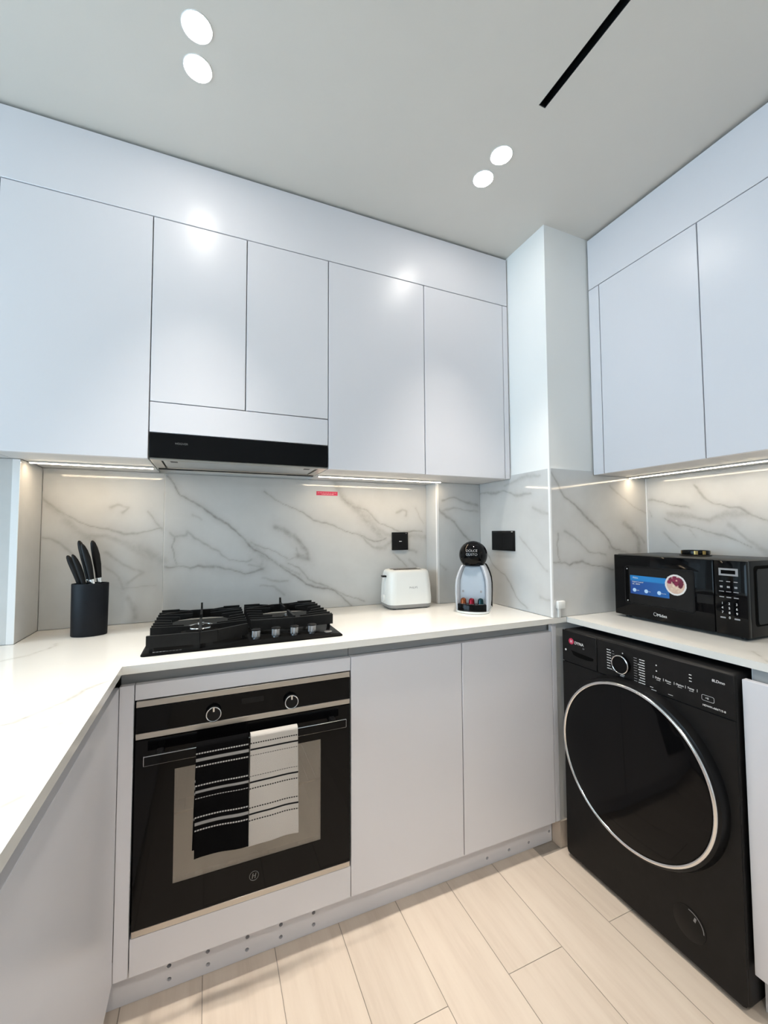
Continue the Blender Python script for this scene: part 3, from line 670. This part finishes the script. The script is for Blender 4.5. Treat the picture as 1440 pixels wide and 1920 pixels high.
# ------------------------------------------------------------------ washing machine
XW = 1.471
t_ = root('washing_machine', (1.74, -.325, 0), 'black front-loading washing machine with a silver-ringed round door', 'washing machine')
wy0, wy1 = -.618, -.032
B().box(XW+.0035, 1.995, wy0, wy1, .014, .868, .010, 3).build('body', 'satin', t_)
fr = B().prism([(wy0+.012, .0160), (wy1-.012, .0160), (wy1-.0045, .0190), (wy1-.001, .028), (wy1-.001, .7435), (wy0+.001, .7435), (wy0+.001, .030), (wy0+.0045, .0200)], FX, XW, XW+.0033); fr.build('front_panel', 'satin', t_)
dw = B().box(XW-.0010, XW+.0032, -.1900, wy1-.001, .7465, .8650, .0015, 1).build('detergent_drawer', 'satin', t_)
gp = [(-.0760, .7945), (-.1000, .7920), (-.1500, .7895), (-.1760, .7875), (-.1740, .7780), (-.1500, .7740), (-.1100, .7745), (-.0860, .7790)]
B().prism(gp, FX, XW-.0014, XW-.0009).build('grip_shade', 'dark', dw)  # flat near-black patch in place of the shaded grip recess
cp = B().box(XW-.0010, XW+.0032, wy0+.001, -.1925, .7465, .8650, .0015, 1).build('control_panel', 'satin', t_)
XP = XW-.0013
lg = B().cyl((XW-.0011, -.0775, .8280), (-1, 0, 0), .0115, .0008, 32).build('emblem', 'red', dw)
hm = B()
for dy in (-.0034, .0034): hm.prism([(-.0775+dy-.0010, .8225), (-.0775+dy+.0010, .8225), (-.0775+dy+.0010-.0008, .8335), (-.0775+dy-.0010-.0008, .8335)], FX, XW-.0023, XW-.0019)
hm.prism([(-.0806, .8270), (-.0745, .8274), (-.0745, .8290), (-.0806, .8286)], FX, XW-.0023, XW-.0019); hm.build('emblem_mark', 'print', lg)
text('DYNA', .0150, (XP, -.0925, .8255), RYm, ZZ, 'lettering', 'print', dw)
text('10', .0080, (XP, -.1290, .8120), RYm, ZZ, 'lettering', 'greyprint', dw)
B().cyl((XW-.0011, -.0500, .7905), (-1, 0, 0), .0038, .0010, 20).build('indicator', 'print', dw)
dl = B().lathe([(.0290, 0), (.0285, .016), (.026, .018)], (XW-.0011, -.2930, .8030), (-1, 0, 0), 48).build('dial', 'gloss', cp)
B().torus((XW-.0160, -.2930, .8030), (-1, 0, 0), .0290, .0022, 64, 8).build('dial_ring', 'chrome', dl)
pr = B(); R3 = random.Random(3)
def dash(y0, y1, z, h=.0016): pr.box(XP-.0003, XP+.0002, min(y0, y1), max(y0, y1), z-h/2, z+h/2)
for i in range(8):
    z = .8380-.0092*i; L_ = R3.uniform(.012, .019); dash(-.2330, -.2330-L_*.55, z, .0024); dash(-.2345-L_*.55, -.2335-L_, z, .0024)
    dash(-.2540, -.2540-.011*(1-.4*abs(i-3.5)/3.5), z-.001, .0006)
for i in range(10):
    z = .8350-.0082*i; L_ = R3.uniform(.014, .021); dash(-.3700, -.3700+L_*.6, z, .0024); dash(-.3690+L_*.6-.0000, -.3680+L_, z, .0024)
    dash(-.3440, -.3330, z+.001, .0006)
dash(-.2850, -.2990, .7665, .002); dash(-.2820, -.2960, .7620, .002)
for y, z in ((-.2935, .8390), (-.4080, .8325), (-.4080, .8150)): pr.cyl((XP+.0001, y, z), (-1, 0, 0), .0022, .0004, 12)
for i, y in enumerate((-.3970, -.4290, -.4610, -.4930, -.5250)): pr.box(XP-.0003, XP+.0002, y-.0005, y+.0005, .7905, .7985)
for k_ in range(3): dash(-.5040, -.5110, .8340-.0090*k_, .0022)
for y in (-.4070, -.4390, -.4710, -.5030): dash(y, y-.012, .7880, .0010)
dash(-.3860, -.3960, .7600, .0014); dash(-.3900, -.4060, .7530, .0014); dash(-.4420, -.4560, .7560, .0012)
pr.build('panel_print', 'print', cp)
for s_, y in (('Delay', -.4030), ('Rinse', -.4345), ('Option', -.4655), ('Temp', -.4985)): text(s_, .0078, (XP, y, .7945), RYm, ZZ, 'lettering', 'print', cp)
text('8LDmo', .0105, (XP, -.5640, .8370), RYm, ZZ, 'lettering', 'print', cp)
text('HDWM-A06T13-B', .0074, (XP, -.5380, .7610), RYm, ZZ, 'lettering', 'print', cp)
fb = B(); ro = roundrect(-.5680, -.5360, .7740, .7900, .004, 4); ri = roundrect(-.5672, -.5368, .7748, .7892, .0034, 4)
vo = [fb.bm.verts.new((XP, a, c)) for a, c in ro]; vi = [fb.bm.verts.new((XP, a, c)) for a, c in ri]
for i in range(len(vo)): fb.bm.faces.new((vo[i], vo[(i+1) % len(vo)], vi[(i+1) % len(vi)], vi[i]))
fb.build('button_outline', 'print', cp); text('>II', .0080, (XP, -.5455, .7820), RYm, ZZ, 'lettering', 'print', cp)
WC = (XW-.0002, -.3200, .4850); AX = (-1, 0, 0)
do = B().lathe([(.2760, 0), (.2740, .012), (.2690, .026), (.2620, .030), (.2480, .030)], WC, AX, 96).build('door', 'black', t_)
B().torus((XW-.0305, WC[1], WC[2]), AX, .2560, .0058, 128, 10).build('door_ring', 'chrome', do)
B().lathe([(.2495, 0), (.2490, .0020), (.2350, .0045), (.16, .0075), (.06, .009), (.004, .0092)], (XW-.0304, WC[1], WC[2]), AX, 96).build('door_glass', 'gloss', do)
fc = B().cyl((XW-.0001, -.4780, .1180), AX, .0450, .0012, 48, .0004).build('filter_cover', 'satin', t_)
lab = [(-.4760, .1560)]+[(-.4780+.040*math.sin(a), .1180+.040*math.cos(a)) for a in ()]
q = B(); arc = [(-.4780-.0405*math.sin(math.radians(a)), .1180+.0405*math.cos(math.radians(a))) for a in range(0, 91, 9)]; arc2 = [(-.4780-.0385*math.sin(math.radians(a)), .1180+.0385*math.cos(math.radians(a))) for a in range(90, -1, -9)]
q.prism(arc+arc2, FX, XW-.0018, XW-.0014); q.build('cover_edge', 'greyprint', fc)
B().prism([(-.4900, .1350), (-.4960, .1330), (-.4990, .1450), (-.4940, .1470)], FX, XW-.0018, XW-.0014).build('pull_mark', 'greyprint', fc)
for y in (wy0+.05, wy1-.05):
    for x in (XW+.06, 1.94): B().cyl((x, y, 0), ZZ, .022, .0138, 20).build('foot', 'black', t_)

# ------------------------------------------------------------------ microwave
X0 = 1.7146; MZ = .917; MY = lambda u_: -.0798-u_
t_ = root('microwave', (1.86, -.31, ZT), 'black microwave oven with a blue sticker on its door, on the right worktop', 'microwave')
B().box(X0+.0185, 2.000, MY(.457), MY(0), MZ, MZ+.241, .004, 2).build('body', 'black', t_)
wu = (.046, .306); wv = (.050, .199)
dr = B().box(X0, X0+.018, MY(.364), MY(0), MZ+.001, MZ+.240, .003, 2).build('door', 'gloss', t_)
fr = B(); ro = roundrect(MY(wu[1]), MY(wu[0]), MZ+wv[0], MZ+wv[1], .010, 4); ri = roundrect(MY(wu[1]-.005), MY(wu[0]+.005), MZ+wv[0]+.005, MZ+wv[1]-.005, .007, 4)
n_ = len(ro)
A_ = [[fr.bm.verts.new((x, a, c)) for a, c in rr] for x, rr in ((X0-.0002, ro), (X0-.0022, ro), (X0-.0022, ri), (X0-.0002, ri))]
for P_, Q_ in ((0, 1), (1, 2), (2, 3), (3, 0)):
    for i in range(n_): fr.bm.faces.new((A_[P_][i], A_[P_][(i+1) % n_], A_[Q_][(i+1) % n_], A_[Q_][i]))
fr.build('window_frame', 'black', dr)
B().prism(roundrect(MY(wu[1]-.0055), MY(wu[0]+.018), MZ+wv[0]+.0055, MZ+wv[1]-.0055, .006, 4), FX, X0-.0008, X0-.0002).build('window_screen', 'satin', dr)
B().box(X0-.0008, X0-.0002, MY(.061), MY(.0535), MZ+.057, MZ+.193).build('window_edge', 'dark', dr)
for v in (.186, .061): B().cyl((X0-.0008, MY(.0575), MZ+v), (-1, 0, 0), .0022, .0008, 14).build('latch_mark', 'print', dr)
B().box(X0-.0006, X0-.0001, MY(.362), MY(.312), MZ+.092, MZ+.121).build('door_pull', 'satin', dr)
# printed sticker: blue band, icons and a round food picture
def flatgrid(name, u0, u1, v0, v1, nu, nv, h, colf, parent, inside=None):
    co, cl, fc_ = [], [], []
    for i in range(nu+1):
        for j in range(nv+1):
            a, c = i/nu, j/nv; u_ = u0+(u1-u0)*a; v_ = v0+(v1-v0)*c; co.append((h, MY(u_), MZ+v_)); cl.append((*colf(a, c), 1))
    for i in range(nu):
        for j in range(nv):
            if inside is None or inside((i+.5)/nu, (j+.5)/nv): fc_.append((i*(nv+1)+j, i*(nv+1)+j+1, (i+1)*(nv+1)+j+1, (i+1)*(nv+1)+j))
    me = bpy.data.meshes.new(name); me.from_pydata(co, [], fc_); a = me.color_attributes.new('col', 'FLOAT_COLOR', 'POINT'); a.data.foreach_set('color', np.array(cl, np.float32).ravel())
    return mesh_obj(name, me, 'print_col', parent)
st = flatgrid('sticker', .0700, .2200, .0905, .1620, 24, 16, X0-.0012, lambda a, c: (.010, .20, .52) if c > .70 and a < .95 else (.006, .055+.05*a, .26+.10*a), dr)
rp = np.random.default_rng(5); spots = [(rp.uniform(.2, .8), rp.uniform(.45, .85), rp.uniform(.05, .12), rp.uniform(0, 1)) for _ in range(26)]; crumbs = [(rp.uniform(.3, .85), rp.uniform(.12, .45), rp.uniform(.03, .07), rp.uniform(0, 1)) for _ in range(24)]
def food(a, c):
    r_ = math.hypot(a-.5, c-.5)
    if r_ > .42: return (.72, .71, .70)
    col = (.74, .70, .66) if c > .82-.2*a*0 and a < .6 else (.60, .42, .33)
    for x, y, rr, k_ in crumbs:
        if math.hypot(a-x, c-y) < rr: col = (.62+.1*k_, .44+.15*k_, .34+.12*k_)
    for x, y, rr, k_ in spots:
        if math.hypot(a-x, c-y) < rr: col = (.10+.14*k_, .012, .030+.03*k_)
    return col
flatgrid('food_picture', .2060, .2800, .1050, .1790, 44, 44, X0-.0014, food, st, lambda a, c: math.hypot(a-.5, c-.5) < .5)
ic = B()
for u_ in (.0870, .1340, .1835): ic.cyl((X0-.0013, MY(u_), MZ+.1055), (-1, 0, 0), .0072, .0003, 24)
mm = mat('sticker_icon', (.45, .65, .85), .5); M['icon'] = mm; ic.build('icon', 'icon', st)
for s_, u_, v_, sz in (('Midea', .081, .1530, .0090), ('Digital Control', .0780, .1375, .0074), ('20L  800W', .0780, .1290, .0070), ('Quick', .0960, .1055, .0040), ('Auto', .1430, .1055, .0040), ('Easy clean', .1925, .1050, .0040)): text(s_, sz, (X0-.0015, MY(u_), MZ+v_), RYm, ZZ, 'lettering', 'print', st, .0002)
text('Midea', .0150, (X0-.0003, MY(.172), MZ+.0225), RYm, ZZ, 'lettering', 'print', dr, .0003)
lo = B().torus((X0-.0004, MY(.1650), MZ+.0245), (-1, 0, 0), .0060, .0005, 28, 6).build('logo_ring', 'print', dr)
cp = B().box(X0, X0+.018, MY(.457), MY(.366), MZ+.001, MZ+.240, .003, 2).build('control_panel', 'gloss', t_)
db = B().box(X0-.0006, X0-.0001, MY(.4345), MY(.3805), MZ+.1905, MZ+.2145).build('display_bezel', 'greyprint', cp)
B().box(X0-.0010, X0-.0007, MY(.4275), MY(.3870), MZ+.1965, MZ+.2085).build('display', 'gloss', db)
kp = B()
for v_, hh, lw in ((.1720, .0028, .011), (.1545, .006, .008), (.1395, .0022, .014), (.1215, .003, .013)):
    for u_ in (.3865, .4065, .4270): kp.box(X0-.0005, X0-.0001, MY(u_+lw/2), MY(u_-lw/2), MZ+v_-hh/2, MZ+v_+hh/2)
for u_ in (.3880, .4275): kp.box(X0-.0005, X0-.0001, MY(u_+.0075), MY(u_-.0075), MZ+.0530, MZ+.0575)
kp.build('key_print', 'greyprint', cp)
for i, s_ in enumerate('123456789'): text(s_, .0105, (X0-.0004, MY((.3875, .4070, .4275)[i % 3]), MZ+(.1010, .0865, .0720)[i//3]), RYm, ZZ, 'key_digit', 'print', cp, .0002, 'CENTER')
text('0', .0105, (X0-.0004, MY(.4070), MZ+.0565), RYm, ZZ, 'key_digit', 'print', cp, .0002, 'CENTER')
SY = MY(.457)
sp = B().prism(roundrect(1.752, 1.985, MZ+.034, MZ+.224, .012, 4), FY, SY-.0004, SY-.0001).build('groove_shade', 'dark', t_)  # flat near-black sheet painting the shade of the groove
B().prism(roundrect(1.765, 1.980, MZ+.040, MZ+.214, .010, 4), FY, SY-.0030, SY-.0005).build('side_panel', 'satin', t_)
for y in (MY(.03), MY(.427)):
    for x in (X0+.04, 1.96): B().cyl((x, y, ZT+.0003), ZZ, .012, MZ-ZT-.0005, 16).build('foot', 'black', t_)
# round dish on the microwave
DZ = MZ+.2415; dc = (1.893, -.288)
t_ = root('round_dish', (*dc, DZ), 'small round black and brass dish lying on top of the microwave', 'dish')
B().lathe([(.050, 0), (.0515, .0015), (.050, .0030)], (*dc, DZ), ZZ, 48).build('saucer', 'black', t_)
B().lathe([(.0440, 0), (.0450, .012), (.0440, .0165), (.0405, .0165), (.0400, .004)], (*dc, DZ+.0031), ZZ, 48).build('bowl', 'gloss', t_)
for a0 in (205, 238, 300, 20, 130):
    bnd = B(); pts = [(.0454*math.cos(math.radians(a)), .0454*math.sin(math.radians(a))) for a in range(a0, a0+16, 3)]; pin = [(.0449*math.cos(math.radians(a)), .0449*math.sin(math.radians(a))) for a in range(a0+15, a0-1, -3)]
    bnd.prism([(dc[0]+x*1.012, dc[1]+y*1.012) for x, y in pts]+[(dc[0]+x*1.012, dc[1]+y*1.012) for x, y in pin], FZ, DZ+.0050, DZ+.0185); bnd.build('brass_band', 'gold', t_)

# ------------------------------------------------------------------ toaster
t_ = root('toaster', (1.0205, .4575, ZT), 'white two-slot toaster on the back worktop under the black switch', 'toaster', rz=math.radians(-3))
def rr3(hw, hd, r_, z, k=6): return [Vector((a, c, z)) for a, c in roundrect(-hw, hw, -hd, hd, r_, k)]
B().loft([rr3(.098, .064, .030, .0040), rr3(.1035, .0695, .032, .0100), rr3(.1055, .0715, .033, .0205)]).build('base', 'midgrey', t_, local=True)
bd = B().loft([rr3(.1065, .0725, .034, .0210), rr3(.1070, .0730, .034, .045), rr3(.1040, .0700, .034, .110), rr3(.0985, .0650, .033, .156), rr3(.0955, .0620, .032, .1660), rr3(.0900, .0565, .030, .1712), rr3(.083, .050, .028, .1728)]).build('housing', 'white', t_, local=True)
for y in (-.022, .022): B().box(-.070, .066, y-.012, y+.012, .1722, .1734, .0003, 1).build('slot', 'dark', t_, local=True)  # flat near-black sheets painting the shade inside the bread openings
B().box(-.1060, -.1005, -.003, .003, .060, .145).build('lever_track', 'white', t_, local=True)
B().box(-.1200, -.1000, -.014, .010, .1400, .1480, .002, 2).build('lever', 'black', t_, local=True)
B().lathe([(.016, 0), (.0155, .008), (.012, .010)], (-.1068, 0, .045), (-1, 0, 0), 32).build('browning_dial', 'white', t_, local=True)
for x in (-.075, .075):
    for y in (-.045, .045): B().cyl((x, y, .0002), ZZ, .010, .0040, 16).build('foot', 'black', t_, local=True)
lt = text('PHILIPS', .0125, (0, 0, 0), RX, ZZ, 'lettering', 'greyprint', None, .0003, 'CENTER')
lt.data.transform(Matrix.Translation((.008, -.0706, .095)) @ Matrix.Rotation(math.radians(-3.5), 4, 'X')); lt.parent = t_

# ------------------------------------------------------------------ capsule coffee machine
CX, CY, CR = 1.2580, .2560, math.radians(-42)
t_ = root('coffee_machine', (CX, CY, ZT), 'grey capsule coffee machine with a black ball head beside the column', 'coffee machine', rz=CR)
M['silver'] = mottled('silver_plastic', (.50, .53, .58), .32, 6, .02)
def arch(w, d, z, notch=.030, rim=.012):
    r_ = min(.03, w*.5, d*.5); pts = []
    for cu, cv, a0 in ((w-r_, d-r_, 0), (-w+r_, d-r_, 90)):
        for i in range(7): a = math.radians(a0+15*i); pts.append((cu+r_*math.cos(a), cv+r_*math.sin(a)))
    pts += [(-w, -d+.010), (-w+.003, -d+.002), (-w+rim*.7, -d), (-w+rim, -d+.004), (-w+rim+.006, -d+notch), (w-rim-.006, -d+notch), (w-rim, -d+.004), (w-rim*.7, -d), (w-.003, -d+.002), (w, -d+.010)]
    return [Vector((a, c, z)) for a, c in pts]
secs = [(.0100, .0670, .078), (.040, .0705, .080), (.080, .0722, .080), (.115, .0720, .078), (.140, .0695, .074), (.160, .0645, .069), (.178, .0580, .063), (.192, .0520, .057), (.2000, .0470, .052)]
B().loft([arch(w, d, z, .030-.010*max(0, (z-.12)/.08)) for z, w, d in secs]).build('body', 'silver', t_, local=True)
B().loft([[Vector((a, c, z)) for a, c in roundrect(-w-.0015, w+.0015, d+.0004, d+.0165, .006, 3)] for z, w, d in [(.004, .070, .080)]+[(z, w, .080-.5*(.080-d)) for z, w, d in secs[1:]]]).build('back_shell', 'black', t_, local=True)
base_out = lambda e: [(.0700+e, .075), (-.0700-e, .075), (-.0700-e, -.055)]+[(-(.0700+e)*math.cos(math.radians(a)), -.055-(.050+e)*math.sin(math.radians(a))) for a in range(15, 180, 15)]+[(.0700+e, -.055)]
B().loft([[Vector((a, c, z)) for a, c in base_out(e)] for z, e in ((.0003, -.004), (.002, 0), (.0095, 0))]).build('base_plate', 'white', t_, local=True)
tr_out = lambda e: [(.0560+e, -.0530), (-.0560-e, -.0530), (-.0600-e, -.0700)]+[(-(.0640+e)*math.cos(math.radians(a)), -.0700-(.032+e)*math.sin(math.radians(a))) for a in range(20, 180, 20)]+[(.0600+e, -.0700)]
tr = B().loft([[Vector((a, c, z)) for a, c in tr_out(e)] for z, e in ((.0100, 0), (.0360, 0), (.0385, -.0015))]).build('drip_tray', 'gloss', t_, local=True)
BZ, BR, BY = .2430, .0615, -.010
prof = [(BR*math.cos(a), BR*math.sin(a)) for a in np.linspace(math.radians(-49), math.radians(89), 30)]
M['bluegrey'] = mottled('blue_grey_plastic', (.40, .46, .53), .28, 6, .02)
B().loft([[Vector((x, y, z)) for x, y in ((-w+.0195, -d+.0270-.010*max(0, (z-.12)/.08)), (w-.0195, -d+.0270-.010*max(0, (z-.12)/.08)), (w-.0195, -d+.0290-.010*max(0, (z-.12)/.08)), (-w+.0195, -d+.0290-.010*max(0, (z-.12)/.08)))] for z, w, d in [(.0386, .0705, .080)]+secs[2:8]]).build('front_panel', 'bluegrey', t_, local=True)
hd = B().lathe(prof, (0, BY, BZ), ZZ, 56).build('ball_head', 'gloss', t_, local=True)
for s_, zz, sz in (('DOLCE', .020, .0150), ('GUSTO', .004, .0150)):
    lt = text(s_, sz, (0, 0, 0), RX, ZZ, 'lettering', 'greyprint', None, .0003, 'CENTER')
    for v in lt.data.vertices: x, y, z = v.co.x, v.co.y, v.co.z+zz; v.co = (x, BY-math.sqrt(max(BR**2-x*x-z*z, 0))-.0005+y, BZ+z)
    lt.parent = hd
for x in (-.040, .036): B().box(x-.004, x+.004, -.0540, -.0532, .084, .093).build('icon', 'greyprint', t_, local=True)
pods = [('shiny copper coffee capsule, leftmost on the drip tray', (.22, .06, .02)), ('red coffee capsule in the middle of the drip tray', (.25, .01, .025)), ('dark teal coffee capsule, rightmost on the drip tray', (.012, .045, .055))]
mw = Matrix.Translation((CX, CY, ZT)) @ Matrix.Rotation(CR, 4, 'Z')
for i, (lb, c) in enumerate(pods):
    M['pod%d' % i] = mat('capsule_foil_%d' % i, c, .25, .8)
    w_ = mw @ Vector(((-.036, -.001, .036)[i], -.0790+(.004 if i != 1 else 0), .0388))
    p_ = root('coffee_capsule', tuple(w_), lb, 'capsule', 'coffee capsules on the drip tray')
    B().lathe([(.0145, 0), (.0145, .0012), (.0125, .0016), (.0113, .017), (.0087, .0225), (.0035, .0250)], (0, 0, .0001), ZZ, 28).build('cup', 'pod%d' % i, p_, local=True)
    B().torus((0, 0, .0007), ZZ, .0142, .0007, 28, 6).build('rim', 'chrome', p_, local=True)

# ------------------------------------------------------------------ knife block and knives
KX, KY = -.1990, .4180
def lens(a_, c_, z, k=20): return [Vector((KX+a_*math.cos(2*math.pi*i/(2*k)), KY+c_*math.copysign(abs(math.sin(2*math.pi*i/(2*k)))**1.15, math.sin(2*math.pi*i/(2*k))), z)) for i in range(2*k)]
kb = B(); za, zb_ = ZT+.0003, ZT+.1760
kb.loft([lens(.0515, .0330, za), lens(.0530, .0345, za+.003), lens(.0545, .0360, zb_-.003), lens(.0535, .0350, zb_), lens(.0490, .0305, zb_), lens(.0480, .0295, zb_-.004), lens(.0460, .0280, za+.012)])
props(kb.build('knife_block', 'knifeblock'), 'oval black knife block on the worktop left of the hob', 'knife block')
kn = [('small black-handled knife leaning furthest left out of the knife block', (-.2700, 1.1790), (-.2310, 1.0750), .430, .0105, False), ('short black-handled knife, second from the left in the knife block', (-.2505, 1.1830), (-.2150, 1.0780), .408, .0090, False),
      ('tall black-handled knife, third from the left in the knife block', (-.2390, 1.2290), (-.2080, 1.0960), .432, .0110, True), ('black-handled knife with a steel collar, second from the right in the knife block', (-.2250, 1.2180), (-.1950, 1.0960), .410, .0105, True),
      ('upright black-handled knife furthest right in the knife block', (-.2010, 1.2290), (-.1790, 1.0990), .433, .0115, True)]
for lb, (tx, tz), (bx, bz), y, hw, collar in kn:
    tp, bt = Vector((tx, y, tz)), Vector((bx, y, bz)); ax = (tp-bt); L_ = ax.length; ax.normalize(); sd = Vector((ax.z, 0, -ax.x))
    k_ = root('kitchen_knife', tuple(bt), lb, 'knife', 'black handled knives in the knife block')
    rings = []
    for f, wf in ((0, .80), (.15, .86), (.35, 1.0), (.6, 1.05), (.8, .92), (.93, .66), (.985, .36), (1, .12)):
        c_ = bt+ax*(L_*f)+sd*(.0035*math.sin(math.pi*f)); rings.append([c_+sd*(hw*wf*math.cos(a))+Vector((0, .0075*wf*math.sin(a), 0)) for a in (2*math.pi*i/16 for i in range(16))])
    B().loft(rings).build('handle', 'satin', k_)
    if collar: B().loft([[bt-ax*h+sd*(hw*.72*math.cos(a))+Vector((0, .0058*math.sin(a), 0)) for a in (2*math.pi*i/16 for i in range(16))] for h in (.016, .0004)]).build('collar', 'chrome', k_)
    e0, e1 = (.0164 if collar else .0004), (.11 if collar else .075)
    lo_x = bt-ax*e1; sh = max(0, -.232-lo_x.x)
    B().loft([[bt-ax*h+sd*(w_*s1)+Vector((0, .0008*s2, 0)) for s1, s2 in ((-1, -1), (1, -1), (1, 1), (-1, 1))] for h, w_ in ((e0, hw*.7), (e1*.8, hw*.6), (e1, hw*.2))]).build('blade', 'chrome', k_)

# ------------------------------------------------------------------ switch, socket, sticker, clip
t_ = root('wall_switch', (1.040, .560, 1.164), 'square black wall switch on the marble tiles above the toaster', 'switch')
B().box(.9970, 1.0830, .5555, .5648, 1.1640, 1.2510, .0020, 2).build('plate', 'black', t_)
B().box(1.0080, 1.0720, .5545, .5554, 1.1750, 1.2400, .0004, 1).build('rocker', 'black', t_)
B().box(1.0330, 1.0470, .5540, .5544, 1.2050, 1.2085).build('mark', 'print', t_); B().box(1.0680, 1.0760, .5549, .5554, 1.2445, 1.2470).build('logo_mark', 'greyprint', t_)
t_ = root('wall_socket', (1.436, .274, 1.164), 'wide black socket plate on the tiled column, right of the coffee machine', 'socket')
B().box(1.4325, 1.4411, .1950, .3530, 1.1640, 1.2560, .0020, 2).build('plate', 'black', t_)
for y0, y1 in ((.2030, .2730), (.2750, .3450)): B().box(1.4316, 1.4324, y0, y1, 1.1720, 1.2480, .0003, 1).build('cover', 'black', t_)
B().box(1.4319, 1.4324, .2020, .2120, 1.2500, 1.2520).build('logo_mark', 'print', t_)
t_ = root('red_sticker', (.6725, .5646, 1.4225), 'small red label stuck on the marble tiles right of the range hood', 'label')
B().box(.6225, .7225, .5643, .5648, 1.4225, 1.4410).build('label_sheet', 'red', t_)
M['pink'] = mat('pale_print', (.75, .35, .40), .6); pr = B(); R5 = random.Random(8); x = .647
while x < .700: l_ = R5.uniform(.004, .009); pr.box(x, x+l_, .5640, .5642, 1.4262, 1.4292); x += l_+.002
x = .630
while x < .712: l_ = R5.uniform(.005, .012); pr.box(x, x+l_, .5640, .5642, 1.4335, 1.4352); x += l_+.003
pr.build('label_print', 'pink', t_)
t_ = root('cable_clip', (1.472, -.022, .9095), 'small white plastic clip on the column just above the worktop joint', 'clip')
B().box(1.4585, 1.4960, -.0300, -.0161, .9430, .9740, .003, 2).build('clip_head', 'white', t_); B().box(1.4640, 1.4740, -.0250, -.0161, .9085, .9425, .001, 1).build('clip_stem', 'white', t_)
